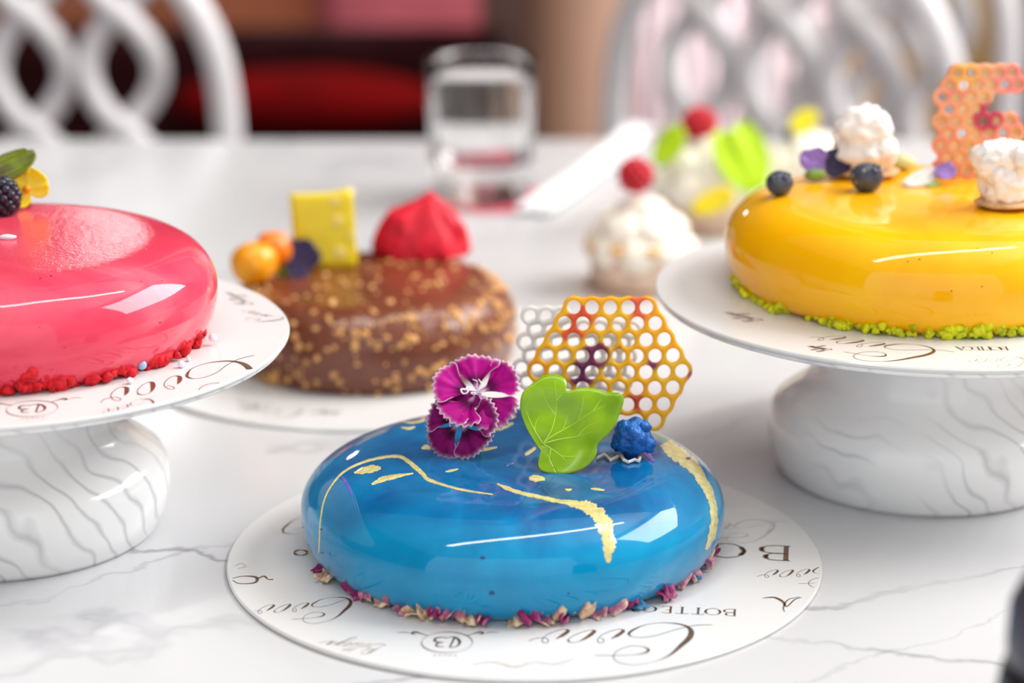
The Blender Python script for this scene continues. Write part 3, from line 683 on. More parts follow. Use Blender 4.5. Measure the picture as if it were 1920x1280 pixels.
def pearl(X, Y, rpx, m, label):
    p = on_z(X, Y, ZB+.003); r = rpx/ppm(p.y, .09); p.z = ZB+r*.98+(.0015 if rpx > 7 else 0)
    bm = bmesh.new(); blob(bm, (0, 0, 0), r, 3, .04, 2, X); return tag(obj('sugar_pearl', bm, m, None, True, p), label, 'sugar pearl', 'sugar pearls by the pink cake')
pearl(266, 686, 9.5, M['pearl_blue'], 'largest, pale blue sugar pearl on red crumbs by pink cake')
pearl(243, 706, 6.5, M['pearl_white'], 'small lilac-white sugar pearl just in front of the pale blue pearl')
pearl(340, 676, 7, M['pearl_white'], 'white sugar pearl above the C of the lettering by the pink cake')
pearl(353, 664, 4.5, M['pearl_white'], 'tiniest white sugar pearl beside the red crumbs')
pearl(399, 634, 8, M['pearl_white'], 'lilac-white sugar pearl farthest round the right side of the pink cake')

# ------------------------------------------------------------------ dried petals at the foot of the blue cake
PET = [(605,1068,'m',1.0),(615,1084,'c',1.0),(676,1116,'m',1.1),(703,1120,'p',.7),(720,1130,'c',1.0),(742,1130,'p',.8),(765,1142,'p',.9),(782,1146,'c',1.0),(806,1148,'c',1.1),(826,1156,'m',1.2),(846,1150,'p',.9),(866,1152,'p',.8),(886,1154,'c',1.1),(908,1150,'m',.8),
       (966,1152,'c',1.0),(990,1160,'m',1.1),(1012,1153,'p',1.0),(1034,1150,'c',.9),(1050,1158,'m',.9),(1084,1150,'c',1.1),(1106,1142,'p',1.1),(1134,1136,'p',.9),(1162,1126,'m',1.0),(1186,1131,'b',1.0),(1205,1110,'m',1.0),(1228,1104,'m',.8),(1244,1118,'m',1.2),(1246,1092,'p',.8),(1270,1080,'p',.9),(1288,1084,'b',.7),(1302,1062,'p',.9),(1318,1054,'c',.9),(1332,1036,'m',1.1)]
ORD = 'first second third fourth fifth sixth seventh eighth ninth tenth eleventh twelfth thirteenth fourteenth fifteenth sixteenth seventeenth eighteenth'.split()
CN = dict(m='magenta', p='pink', c='cream-edged', b='blue-stained'); CM = dict(m='dry_magenta', p='dry_pink', c='dry_cream', b='dry_blue')
NL = len(PET)
for i, (X, Y, k, s) in enumerate(PET):
    p = on_z(X, Y+4, BT); rel = Vector((p.x, p.y-.939, 0)); ang = atan2(rel.y, rel.x)
    rg = random.Random(i*7+1); Wd, Ld = rg.uniform(.0080, .0118)*s, rg.uniform(.0066, .0092)*s
    g = []; ph = rg.random()*6; cu_ = rg.uniform(.5, 1.3)
    for a in range(11):
        u = a/10*2-1; row = []
        for b in range(8):
            v = b/7; wv = .55+.45*v+.18*sin(v*5+ph)
            x = u*Wd*.5*wv; y = Ld*(v-.5)*(1+.2*sin(u*4+ph)); z = .0016*sin(u*5.5*cu_+ph)+.0018*sin(v*4+ph*2)*(.4+abs(u))+.0018*v*v*cu_+.0007*noise.noise(Vector((u*3, v*3, i)))
            row.append(Vector((x, y, z)))
        g.append(row)
    bm = bmesh.new(); sheet(bm, g, .0005)
    E_ = Euler((rg.uniform(.5, 1.15), rg.uniform(-.5, .5), 0)).to_matrix(); Zr = Matrix.Rotation(ang+pi/2+rg.uniform(-.6, .6), 3, 'Z'); mz = 9
    for v in bm.verts: v.co = Zr @ (E_ @ v.co); mz = min(mz, v.co.z)
    for v in bm.verts: v.co.z -= mz
    left = i < NL/2
    lab = f"{CN[k]} dried petal, {ORD[i if left else NL-1-i]} from the {'left' if left else 'right'} end of the blue cake row"
    rr = rel.length; p = Vector((rel.x/rr*max(rr, .0835), .939+rel.y/rr*max(rr, .0835), BT+.0001))
    tag(obj('dried_petal', bm, M[CM[k]], None, True, p), lab, 'dried petal', 'dried rose petals around the blue cake')

# ------------------------------------------------------------------ garnish on the blue cake
ZT = BT+.0405+.0006
def hexnet(cells, s):
    """cells: set of (row, col) -> bmesh of flat hexagons in the x-y plane, pitch s, row 0 on top"""
    bm = bmesh.new(); V = {}
    def vert(x, y):
        k = (round(x*1e5), round(y*1e5))
        for dx in (-1, 0, 1):
            for dy in (-1, 0, 1):
                if (k[0]+dx, k[1]+dy) in V: return V[(k[0]+dx, k[1]+dy)]
        V[k] = bm.verts.new((x, y, 0)); return V[k]
    R = s/sqrt(3)
    for (x, y) in cells: bm.faces.new([vert(x+R*sin(pi/3*k), y+R*cos(pi/3*k)) for k in range(6)])
    return bm
def honeycomb(name, cells, s, thick, fn, mat, parent, width=None):
    bm = hexnet(cells, s)
    me = bpy.data.meshes.new('net'); bm.to_mesh(me); bm.free()
    tmp = bpy.data.objects.new('net', me); COL.objects.link(tmp)
    w_ = tmp.modifiers.new('w', 'WIREFRAME'); w_.thickness = thick; w_.use_boundary = True; w_.use_even_offset = True; w_.offset = 0
    ss = tmp.modifiers.new('s', 'SUBSURF'); ss.levels = 2; ss.render_levels = 2
    dg = bpy.context.evaluated_depsgraph_get(); ev = tmp.evaluated_get(dg); m2 = bpy.data.meshes.new_from_object(ev)
    bpy.data.objects.remove(tmp); bpy.data.meshes.remove(me); m2.name = name
    for v in m2.vertices: v.co = fn(v.co)
    for p in m2.polygons: p.use_smooth = True
    m2.materials.clear(); m2.materials.append(mat)
    o = bpy.data.objects.new(name, m2); COL.objects.link(o); o.parent = parent; return o
def rowsz(rows, k, base, ox, oy):     # crop-pixel rows of cell centres -> metres in the wafer plane
    return [((x-ox)/base*k, -(y-oy)/base*k) for y, xs in rows for x in xs]
TY = .968                               # the wafer stands at this depth
K = ppm(TY, .06)*3.556                  # crop pixels per metre
S = 120.5/K
ORI = (1240, 800)
rows0 = {0: (1050, 5), 1: (985, 6), 2: (905, 7), 3: (835, 8), 4: (765, 9), 5: (825, 8), 6: (1120, 5), 7: (1545, 1)}
def lattice(row0, ncol, r, x0=1050, y0=150, pit=120.5, dy=104.4): return None
cells = []
for r, (x0, n) in rows0.items():
    off = 1050-60.25*r
    j0 = round((x0-off)/120.5)
    for j in range(n): cells.append((((off+(j0+j)*120.5)-ORI[0])/K, -((150+104.4*r)-ORI[1])/K))
base = on_y(780+ORI[0]/3.556, 540+ORI[1]/3.556, TY)
TL = 1.12                                # stretch along the tilt
def bend_front(c):
    u, v, w_ = c
    return Vector((u, 2.2*(u-.004)**2*1.0+.16*v+w_, v*1.03+.0))
tw = tag(empty('honeycomb_wafer', base), 'orange and yellow lacy honeycomb wafer standing upright on the blue cake', 'wafer')
OR = tuilem('orange_honeycomb_sugar', [(.3, srgb(255, 184, 0)), (.5, srgb(255, 206, 14)), (.7, srgb(255, 216, 60))],
   [(-.009, .0, .040, .0075, srgb(238, 96, 44)), (-.013, 0, .033, .006, srgb(240, 104, 40)), (.016, .0, .0445, .008, srgb(244, 116, 74)), (.027, .0, .036, .004, srgb(244, 110, 66)), (-.003, .0, .024, .0065, srgb(140, 44, 88)), (-.009, 0, .0155, .006, srgb(128, 40, 96)), (.006, 0, .027, .003, srgb(140, 44, 88)), (.022, 0, .021, .004, srgb(140, 50, 100)), (.040, 0, .0135, .0055, srgb(190, 90, 120)), (.015, 0, .003, .004, srgb(220, 90, 50)), (-.035, 0, .022, .005, srgb(238, 110, 40))])
honeycomb('sheet', cells, S, .0027, bend_front, OR, tw)
# the pale wafer behind it
wbase = on_y(780+860/3.556, 540+640/3.556, .993)
K2 = ppm(.993, .06)*3.556; S2 = 106/K2
cells2 = []
for r in range(6):
    for j in range(7 if r else 3): cells2.append((((760+(53 if r % 2 else 0)-14*r+106*j)-860)/K2, -((185+86*r)-640)/K2))
wt = tag(empty('honeycomb_wafer', wbase), 'plain white honeycomb wafer leaning behind the orange one', 'wafer')
WH = tuilem('white_honeycomb_sugar', [(.3, srgb(240, 236, 232)), (.7, srgb(250, 248, 246))], [])
honeycomb('sheet', cells2, S2, .0030, lambda c: Vector((c.x, -1.5*c.x**2+.10*c.y+c.z, c.y*1.02)), WH, wt)
for o in (tw, wt):
    zmin = min((ch_.matrix_basis @ v.co).z for ch_ in o.children for v in ch_.data.vertices); 
    o.location.z += max(0, ZT-.002-(o.location.z+zmin))

# leaf
LEAF = [(940,1252),(1005,1252),(1085,1232),(1150,1192),(1200,1125),(1216,1052),(1290,980),(1340,900),(1380,795),(1388,745),(1362,705),(1275,692),(1175,664),(1092,668),(1012,686),(1005,630),(982,592),(922,570),(850,585),(790,632),(722,690),(696,752),(695,830),(722,912),(762,992),(815,1072),(832,1105),(814,1180),(826,1222),(870,1245)]
LP = on_y(780+1040/3.556, 540+1250/3.556, .9165); LP.z = ZT
nrm = Vector((-LP.x*.3, -.86, .52)).normalized(); LM = frame(nrm)
KL = ppm(.92, .06)*3.556; LC = (845, 1045)
fy = 1/abs(nrm.dot(-ray(1050, 800)))
def leaf_pt(x, y, off=0):
    u = (x-1040)/KL; v = (1250-y)/KL*1.02
    cu, cv = (x-LC[0])/KL, -(y-LC[1])/KL
    rr = sqrt(cu*cu+cv*cv); w_ = .0016*sin(rr*330)*.6+9.0*(u+.002)**2*.6-.0035*max(0, (v-.03)/.02)**2+.0035*max(0, (.012-v)/.012)**1.5
    fold = abs(cu*(.62)-cv*(.78))
    w_ += .09*fold
    return LM @ Vector((u, v, -.0035+w_*.8+off))
lf = tag(empty('ivy_leaf', LP), 'bright green three-lobed leaf standing at the front of the blue cake top', 'leaf')
oc = catmull([Vector((x, y, 0)) for x, y in LEAF], 5, True)
g = []
for i in range(len(oc)+1):
    p = oc[i % len(oc)]; g.append([leaf_pt(LC[0]+(p.x-LC[0])*k, LC[1]+(p.y-LC[1])*k) for k in [j/14 for j in range(15)]])
bm = bmesh.new(); sheet(bm, g, .0006); bmesh.ops.remove_doubles(bm, verts=bm.verts[:], dist=1e-6); obj('blade', bm, M['leaf'], lf)
VE = [[(845,1045),(900,1000),(980,950),(1080,890),(1180,830),(1300,770)], [(845,1045),(900,960),(930,850),(935,740),(925,620)], [(845,1045),(900,1080),(970,1130),(1010,1180)], [(845,1045),(790,960),(745,860),(720,770)], [(845,1045),(980,1010),(1080,990),(1190,960)],
      [(930,850),(880,780),(840,690)], [(935,760),(985,690)], [(1080,890),(1110,800),(1120,720)], [(1180,830),(1220,770),(1250,715)], [(980,950),(1010,860),(1040,780)], [(790,960),(800,900),(850,820)], [(1080,990),(1140,930),(1230,900)], [(900,1080),(890,1150),(900,1210)], [(970,1130),(1050,1130),(1120,1120)]]
bm = bmesh.new()
for k, q in enumerate(VE): tube(bm, [leaf_pt(p.x, p.y, .00026) for p in catmull([Vector((*p, 0)) for p in q], 6)], (lambda s: .00030-.00025*s) if k < 5 else (lambda s: .00019-.00016*s), 6)
obj('veins', bm, M['leaf_vein'], lf)
tag(lf.children[-1], 'pale green veins')

# fringed pinks
def pink_flower(X, Y, y, nrm, rad, spin, dark, label, cup=.12, lifts=(0, 0, 0, 0, 0)):
    c = on_y(X, Y, y); fl = tag(empty('dianthus_flower', c), label, 'flower'); FM = frame(nrm)
    rg = random.Random(int(X))
    mag = srgb(120, 2, 92) if dark else srgb(176, 0, 130); dk = srgb(78, 4, 58) if dark else srgb(104, 0, 78); pl = srgb(226, 168, 214); wh = srgb(252, 226, 242); hot = srgb(150, 10, 112) if dark else srgb(200, 6, 150)
    L = lambda a, b, t: tuple(a[q]+(b[q]-a[q])*max(0, min(1, t)) for q in range(4))
    def colf(i, j):       # i across, j along
        n_ = noise.noise(Vector((i*26, j*2, X))); n2 = noise.noise(Vector((i*7, j*4, X)))
        if j < .12: col = pl
        elif j < .56: col = L(dk, pl, (.26-j)/.1+n_*.8); col = L(col, mag, (j-.40+.12*n_)/.13)
        else: col = L(mag, hot, .5+.8*n2)
        e = abs(i*2-1); tip = max((j-.935)/.05, (e-.97)/.03*(j > .6))
        return L(col, wh, tip)
    for k in range(5):
        a0 = spin+k*2*pi/5+rg.uniform(-.06, .06); g = []; NU, NV = 61, 18; rk = rad*rg.uniform(.94, 1.05); nt = 9
        for i in range(NU):
            u = i/(NU-1)*2-1; row = []
            for j in range(NV):
                v = j/(NV-1); half = R_(40)*(.22+.78*min(1, v*1.15)**.9)
                a = a0+u*half*1.04
                tri = 1-2*abs(((u+1)*.5*nt) % 1-.5)*1.0
                r = rk*(.04+.96*v)*(1-.07*u*u-.04*abs(u)**6)*(1+(.085*tri-.03+.03*noise.noise(Vector((u*5, k, 2))))*max(0, (v-.86)/.14))
                z = cup*rad*v**1.5+lifts[k]*rad*v**2+.05*rad*sin(u*4.2+k*1.7)*v+.018*rad*sin(u*13+k*2)*v*v-.5*rad*max(0, v-.72)**2*(1+k % 2)
                row.append(FM @ Vector((r*cos(a), r*sin(a), z+(.0002 if k % 2 else 0)*v)))
            g.append(row)
        bm = bmesh.new(); sheet(bm, g, .00022, 0, colf); obj('petal', bm, M['petal'], fl, keep=True)
    bm = bmesh.new()
    for k in range(9):
        a = k*2*pi/9+rg.random(); L_ = rad*rg.uniform(.22, .4); P = [Vector((0, 0, 0)), Vector((cos(a)*L_*.3, sin(a)*L_*.3, L_*.45)), Vector((cos(a)*L_*.62, sin(a)*L_*.62, L_*.8)), Vector((cos(a+.5)*L_*.8, sin(a+.5)*L_*.8, L_*.9))]
        tube(bm, [FM @ p for p in catmull(P, 6)], lambda s: .00034-.00016*s, 6)
    for sg in (1, -1):
        P = [Vector((0, 0, rad*.1))]+[Vector((sg*.18*rad+.10*rad*(1-k/14)*cos(2.6+k*.62), -.22*rad+.10*rad*(1-k/14)*sin(2.6+k*.62), rad*(.38+.004*k))) for k in range(12)]
        if sg < 0 and not dark: tube(bm, [FM @ p for p in catmull(P, 4)], lambda s: .00042-.0002*s, 6)
    obj('stamens', bm, M['stamen'], fl)
    bm = bmesh.new(); q = FM @ Vector((0, 0, -.0005)); e = Vector((.002, .008, ZT-.0005-c.z)); tube(bm, catmull([q, q*.4+FM @ Vector((0, 0, -rad*.3)), e*.7+Vector((0, .001, 0)), e], 6), lambda s: .0014-.0006*s, 8); obj('stem', bm, M['stem'], fl)
    return fl
pink_flower(894, 737, .950, (-.10, -.60, .79), .0188, R_(100), False, 'bright magenta fringed flower with white stamens, upper of two on the blue cake', .10, (.05, .25, .1, -.15, .1))
pink_flower(864, 792, .942, (-.26, -.72, .64), .0162, R_(20), True, 'darker purple fringed flower tucked below the bright magenta one', .06, (0, -.1, 0, -.2, -.15))

# blue-dusted lump, white sliver
c = on_z(1186, 853, ZT); s = ppm(c.y, .055); r = 36/s
bm = bmesh.new(); blob(bm, (0, 0, r*.95), r, 4, .22, 1.7, 4, (1.0, .95, .98)); 
for k, (dx, dz, q) in enumerate(((-.45, 1.5, .42), (.55, 1.5, .40), (.75, .7, .45), (-.7, .7, .42), (.1, 1.0, .6))): blob(bm, (dx*r, -.25*r*(k > 1), dz*r), q*r, 3, .3, 1.8, k+9)
tag(obj('meringue_lump', bm, M['blue_rock'], None, True, c), 'small knobbly blue-dusted lump at the foot of the orange wafer', 'meringue')
bm = bmesh.new(); zz = [(1120,858),(1133,852),(1145,862),(1158,856),(1163,852),(1170,863),(1178,866),(1190,862),(1198,864),(1200,858)]
c = on_z(1160, 860, ZT); tube(bm, [on_z(x, y, ZT+.0006)-c+Vector((0, 0, .0002*(k % 2))) for k, (x, y) in enumerate(zz)], .0007, 8); tag(obj('wafer_sliver', bm, WH, None, False, c), 'white zigzag sliver of wafer lying right of the green leaf', 'wafer sliver')

# ------------------------------------------------------------------ small garnish makers
def berry(name, c, r, m, label, cat, group=None, n=46, sq=(1, 1, 1)):
    bm = bmesh.new(); blob(bm, (0, 0, 0), r*.86, 3, .05, 1, 1, sq)
    for k in range(n):
        z = 1-2*(k+.5)/n; a = k*2.39996; q = sqrt(1-z*z); blob(bm, (q*cos(a)*r*.82*sq[0], q*sin(a)*r*.82*sq[1], z*r*.82*sq[2]), r*.27, 2, .05, 1, k)
    return tag(obj(name, bm, m, None, True, c), label, cat, group)
def flat_petal(bm, c, FM, ang, L_, Wd, curl_=.2, mi=0, thick=.0005, notch=0):
    g = []
    for i in range(13):
        u = i/12*2-1; row = []
        for j in range(9):
            v = j/8; wv = sin(pi*min(1, .08+v*.72))**.8; x = u*Wd*.5*wv; y = L_*v*(1-.12*u*u-notch*(1-abs(u))*(v > .6)*(v-.6)); z = curl_*L_*(v*v-.25*u*u*v)+.04*L_*sin(u*6+ang*3)*v
            row.append(Vector(c)+FM @ (Matrix.Rotation(ang, 3, 'Z') @ Vector((x, y, z))))
        g.append(row)
    sheet(bm, g, thick, mi)
def meringue(c, r, label, seed, sq=(1, 1, 1), tan=True, lobes=6):
    e = tag(empty('meringue_piece', c), label, 'meringue'); bm = bmesh.new(); rg = random.Random(seed)
    blob(bm, (0, 0, r*sq[2]*.80), r*.78, 4, .28, 1.9, seed, sq); blob(bm, (-.12*r, 0, r*sq[2]*1.45), r*.66, 4, .3, 1.8, seed+5, sq)
    for k in range(lobes):
        a = rg.random()*6.28; q = rg.uniform(.35, .72); blob(bm, (cos(a)*r*q*sq[0], sin(a)*r*q*sq[1], r*sq[2]*rg.uniform(.8, 1.7)), r*rg.uniform(.3, .48), 3, .4, 2.2, seed+k)
    for v in bm.verts: v.co.z = max(v.co.z, .0004)
    obj('crust', bm, M['meringue'], e)
    if tan:
        bm = bmesh.new(); blob(bm, (0, 0, r*.16), r*.84, 3, .12, 1.5, seed+2, (sq[0]*1.02, sq[1]*1.02, .2)); obj('foot', bm, M['meringue_tan'], e)
    return e
ZC = ZB+.0420+.0004
def blueb(X, Y, rpx, label, seed):
    c = on_z(X, Y, ZC); r = rpx/ppm(c.y, ZC); 
    d = sqrt((c.x-.1895)**2+(c.y-1.049)**2); c.z -= max(0, d-.062)**2*25
    e = tag(empty('blueberry', c), label, 'blueberry', 'blueberries on the yellow cake')
    bm = bmesh.new(); blob(bm, (0, 0, r*.86), r, 4, .03, 1.5, seed, (1, 1, .9)); obj('skin', bm, M['blueberry'], e)
    bm = bmesh.new()
    for k in range(5):
        FMc = frame(Vector((.45, -.6, .65))); a = k*2*pi/5; flat_petal(bm, Vector((0, 0, r*.86))+FMc @ Vector((0, 0, r*.93)), FMc, a, r*.34, r*.3, .5)
    obj('calyx', bm, M['blueberry'], e)
    bm = bmesh.new(); rg = random.Random(seed)
    for k in range(7):
        d = Vector((rg.uniform(-.9, .0), -rg.uniform(.2, 1), rg.uniform(-.1, .9))).normalized(); blob(bm, Vector((0, 0, r*.86))+Vector((d.x, d.y, d.z*.9))*r*.95, r*rg.uniform(.04, .10), 1, .4, 2, k, rot=None)
    obj('silver_dust', bm, M['silver'], e)
blueb(1461, 362, 26, 'silver-dusted blueberry at the left rim of the yellow cake', 2)
blueb(1624, 358, 31, 'larger blueberry in front of the meringue on the yellow cake', 5)
c = on_z(1622, 330, ZC); meringue(c, 62/ppm(c.y, .15), 'pale knobbly meringue behind the larger blueberry on the yellow cake', 21, (1.22, .95, 1.0), True, 9)
c = on_z(1885, 388, ZC); meringue(c, 66/ppm(c.y, .15), 'rough white meringue at the right side of the yellow cake top', 34, (1.05, .9, .92), True, 9)
# violas on the yellow cake
c = on_z(1540, 338, ZC); e = tag(empty('viola_flower', c), 'dark violet flower lying between the two blueberries', 'flower')
FMv = frame(Vector((.1, -.75, .6)))
for k, (a, m_, L_) in enumerate(((1.2, 'lilac', .013), (.55, 'lilac', .010), (-.9, 'viola', .011), (-1.5, 'viola', .012), (-2.2, 'viola', .008))):
    bm = bmesh.new(); flat_petal(bm, Vector((.002, .002, .0065)), FMv, a, L_, L_*.9, .15); obj('petal', bm, M[m_], e)
bm = bmesh.new(); blob(bm, (-.003, -.002, .0032), .004, 2, .3, 2, 3, (1.3, .8, .7)); obj('calyx', bm, M['stem'], e)
c = on_z(1735, 350, ZC); e = tag(empty('pansy_petal', c), 'pale petal with a purple tip lying on the yellow cake', 'petal')
FMp = frame(Vector((.15, -.35, .9)))
bm = bmesh.new(); flat_petal(bm, Vector((-.010, -.002, .0015)), FMp, -1.35, .022, .010, .18); obj('blade', bm, M['pale_petal'], e)
bm = bmesh.new(); flat_petal(bm, Vector((.006, .001, .0045)), FMp, -1.1, .010, .010, .35); obj('tip', bm, M['lilac'], e)
bm = bmesh.new(); flat_petal(bm, Vector((.0, -.003, .001)), FMp, -1.5, .008, .003, .1); obj('sepal', bm, M['stem'], e)
for X, Y, lab in ((1846, 330, 'small green leaflet left of the rough white meringue'), (1908, 330, 'small green leaflet above the rough white meringue')):
    c = on_z(X, Y, ZC); bm = bmesh.new(); up_ = (Vector((0, 0, .009)) if X < 1880 else Vector((.0, 0, .012)))
    flat_petal(bm, up_, frame(Vector((.2, -.8, .5))), -.9, .008, .006, .15); tube(bm, [Vector((0, 0, 0)), up_*.6, up_], .0006, 6); tag(obj('leaflet', bm, M['leaf'], None, True, c), lab, 'leaflet')
c = on_z(1692, 318, ZC); bm = bmesh.new(); blob(bm, (0, 0, .0035), .004, 2, .3, 2, 8, (1.4, 1, .9)); tag(obj('mint_crumb', bm, plain('pale_green_sugar', srgb(206, 214, 150), .6, 200, .1), None, True, c), 'pale green crumb just right of the knobbly meringue', 'crumb')
# pink-orange wafer
TY2 = on_z(1800, 335, ZC).y; KK = ppm(TY2, .15); S3 = 26/KK
tb = Vector((on_z(1800, 335, ZC).x, TY2, ZC-.001)); cells3 = []
inside = lambda x, y: ((1752 < x < 1846 and 175 < y < 335) or (1762 < x < 1828 and 128 < y <= 175) or (1790 < x < 1905 and 215 < y < 300) or (1828 <= x < 1905 and 132 < y < 156))
for r in range(-1, 11):
    for j in range(-4, 8):
        x = 1800+26*(j+(.5 if r % 2 else 0)); y = 335-22.5*r
        if inside(x, y): cells3.append(((x-1800)/KK, (335-y)/KK))
t3 = tag(empty('honeycomb_wafer', tb), 'pink and apricot honeycomb wafer standing on the yellow cake', 'wafer')
PK = tuilem('pink_honeycomb_sugar', [(.34, srgb(252, 156, 160)), (.5, srgb(254, 196, 156)), (.66, srgb(255, 222, 160))], [(.012, 0, .03, .007, srgb(216, 80, 120)), (.0, 0, .050, .007, srgb(254, 206, 120))])
film = [c_ for k, c_ in enumerate(cells3) if (k*7+3) % 11 > 2]
bm = hexnet(film, S3)
for v in bm.verts: v.co = Vector((v.co.x, 3*v.co.x**2+.08*v.co.y, v.co.y))
bmesh.ops.solidify(bm, geom=bm.faces[:], thickness=.0005)
FILM = leafm('sugar_film', srgb(255, 226, 184), srgb(255, 240, 206), .5, srgb(255, 238, 200))
obj('film', bm, FILM, t3)
honeycomb('sheet', cells3, S3, .0036, lambda c: Vector((c.x, 3*c.x**2+.08*c.y+c.z, c.y)), PK, t3)

# ------------------------------------------------------------------ garnish on the pink cake
c = on_z(8, 402, ZC); k = ppm(c.y, .14)
berry('blackberry', c+Vector((0, 0, .0078)), .0086, M['blackberry'], 'glossy blackberry at the left edge on the pink cake', 'blackberry', None, 50, (.85, .85, 1.05))
c = on_z(62, 388, ZC); e = tag(empty('yellow_flower', c), 'yellow flower beside the blackberry on the pink cake', 'flower'); FMy = frame(Vector((.25, -.9, .25)))
for q, a in enumerate((.1, -.75, -1.5, .95, 2.4)):
    bm = bmesh.new(); flat_petal(bm, Vector((-.002, 0, .0085)), FMy, a, .0100, .0100, .2, notch=.25); obj('petal', bm, M['yellow_petal'], e)
bm = bmesh.new(); blob(bm, (-.002, -.0015, .0085), .0018, 2, .2, 2, 3); obj('centre', bm, M['kumquat'], e)
bm = bmesh.new(); tube(bm, [Vector((-.002, .001, .0085)), Vector((-.002, .002, 0))], .0008, 8); obj('stem', bm, M['stem'], e)
c = on_z(-6, 398, ZC); e = tag(empty('basil_leaf', c), 'green leaf with brown edges above the blackberry on the pink cake', 'leaf')
bm = bmesh.new(); flat_petal(bm, Vector((-.008, .004, .014)), frame(Vector((.15, -.72, .68))), -1.2, .027, .014, .16, 0, .0006); obj('blade', bm, M['leaf_dark'], e)
bm = bmesh.new(); tube(bm, [Vector((-.008, .004, .014)), Vector((-.008, .005, .006)), Vector((-.006, .006, 0))], .0008, 8); obj('stem', bm, M['stem'], e)
# small pale seed on the pink top
c = on_z(14, 449, ZC); bm = bmesh.new(); blob(bm, (0, 0, .001), .0026, 2, .2, 2, 3, (1.6, .6, .5)); tag(obj('seed', bm, M['stamen'], None, True, c), 'tiny pale sliver lying on the pink cake top', 'sliver')

# ------------------------------------------------------------------ garnish on the chocolate cake
ZN = BT+CHH+.0006
c = on_z(492, 524, ZN); c.z -= .002; e = tag(empty('orange_fruit', c), 'shiny orange fruit pieces at the left of the chocolate cake top', 'fruit')
r = 45/ppm(c.y, .05)
bm = bmesh.new(); blob(bm, (-.004, -.002, r*.9), r, 4, .06, 1.2, 3, (1, .95, .92)); obj('half', bm, M['kumquat'], e)
bm = bmesh.new(); blob(bm, (.005, .013, r*1.15), r*.82, 4, .08, 1.2, 6, (1, .9, 1)); obj('half', bm, plain('deep_orange_skin', srgb(246, 128, 0), .3, 120, .15), e)
c = on_z(612, 502, ZN); k = ppm(c.y, .07); e = tag(empty('chocolate_plaque', c, (R_(-8), 0, R_(6))), 'yellow spotted chocolate square standing on the chocolate cake', 'chocolate')
wq, hq = 118/k, 142/k; bm = bmesh.new()
g = [[Vector((-wq/2+wq*i/10-.006*(j/10)*.3, .05*(i/10-.5)**2*wq*8*.1, hq*j/10+(.004*max(0, (i/10-.55))**1.2*1.6 if j == 10 else 0))) for j in range(11)] for i in range(11)]
sheet(bm, g, .0025); obj('slab', bm, M['plaque'], e)
bm = bmesh.new()
for x, z, r in ((.16, .88, .085), (.20, .62, .095), (.22, .2, .10), (.40, .42, .06), (-.2, .3, .05)):
    blob(bm, (x*wq, -.0013, z*hq), r*wq*1.05, 2, .05, 1, 1, (1, .06, 1))
obj('spots', bm, M['plaque_dot'], e)
c = on_z(562, 512, ZN); e = tag(empty('viola_flower', c), 'dark purple flower between the orange fruit and yellow square', 'flower'); FMv = frame(Vector((.05, -.85, .5)))
for a in (.5, -.5, 1.4, -1.4, pi):
    bm = bmesh.new(); flat_petal(bm, Vector((0, -.003, .0085)), FMv, a, .0120, .0120, .12); obj('petal', bm, M['viola'], e)
bm = bmesh.new(); blob(bm, (-.009, -.003, .0015), .0028, 2, .3, 2, 2); obj('calyx', bm, M['leaf'], e)
bm = bmesh.new(); tube(bm, [Vector((0, .001, .007)), Vector((-.002, .002, 0))], .0008, 8); obj('stem', bm, M['stem'], e)
c = on_z(786, 474, ZN); k = ppm(c.y, .06); bm = bmesh.new()
res = bmesh.ops.create_icosphere(bm, subdivisions=5, radius=1)
for v in res['verts']:
    d = v.co.copy(); t_ = max(0, d.z); hl_ = max(1e-6, sqrt(d.x*d.x+d.y*d.y)); a = atan2(d.y, d.x)
    rad = hl_ if d.z < 0 else (1-t_**1.5)**.9+.10*sin(pi*t_)
    f_ = 1+.26*noise.noise(Vector((cos(a)*1.5, sin(a)*1.5, t_*1.2+3)))-.30*abs(noise.noise(Vector((cos(a)*2.3, sin(a)*2.3, t_*2.0+7))))+.10
    x = cos(a)*rad*f_*(1.0 if cos(a) < 0 else 1.12); y = sin(a)*rad*f_*.62
    z = (t_**.8)*1.36*(1+.12*noise.noise(d*2.2+Vector((1, 8, 2)))) if d.z > 0 else 0
    if x < -.3 and 0 < t_ < .6: z += .18*(1-t_)
    v.co = Vector((x+.26*t_**1.5-.18*t_*(1-t_), y, z*(1+.25*max(0, cos(a))*-(1-t_)*t_*2)))*(84/k)
z0 = min(v.co.z for v in bm.verts)
for v in bm.verts: v.co.z -= z0
tag(obj('crimson_sponge', bm, M['crimson'], None, True, c), 'crumpled crimson peaked garnish at the back of the chocolate cake', 'garnish')

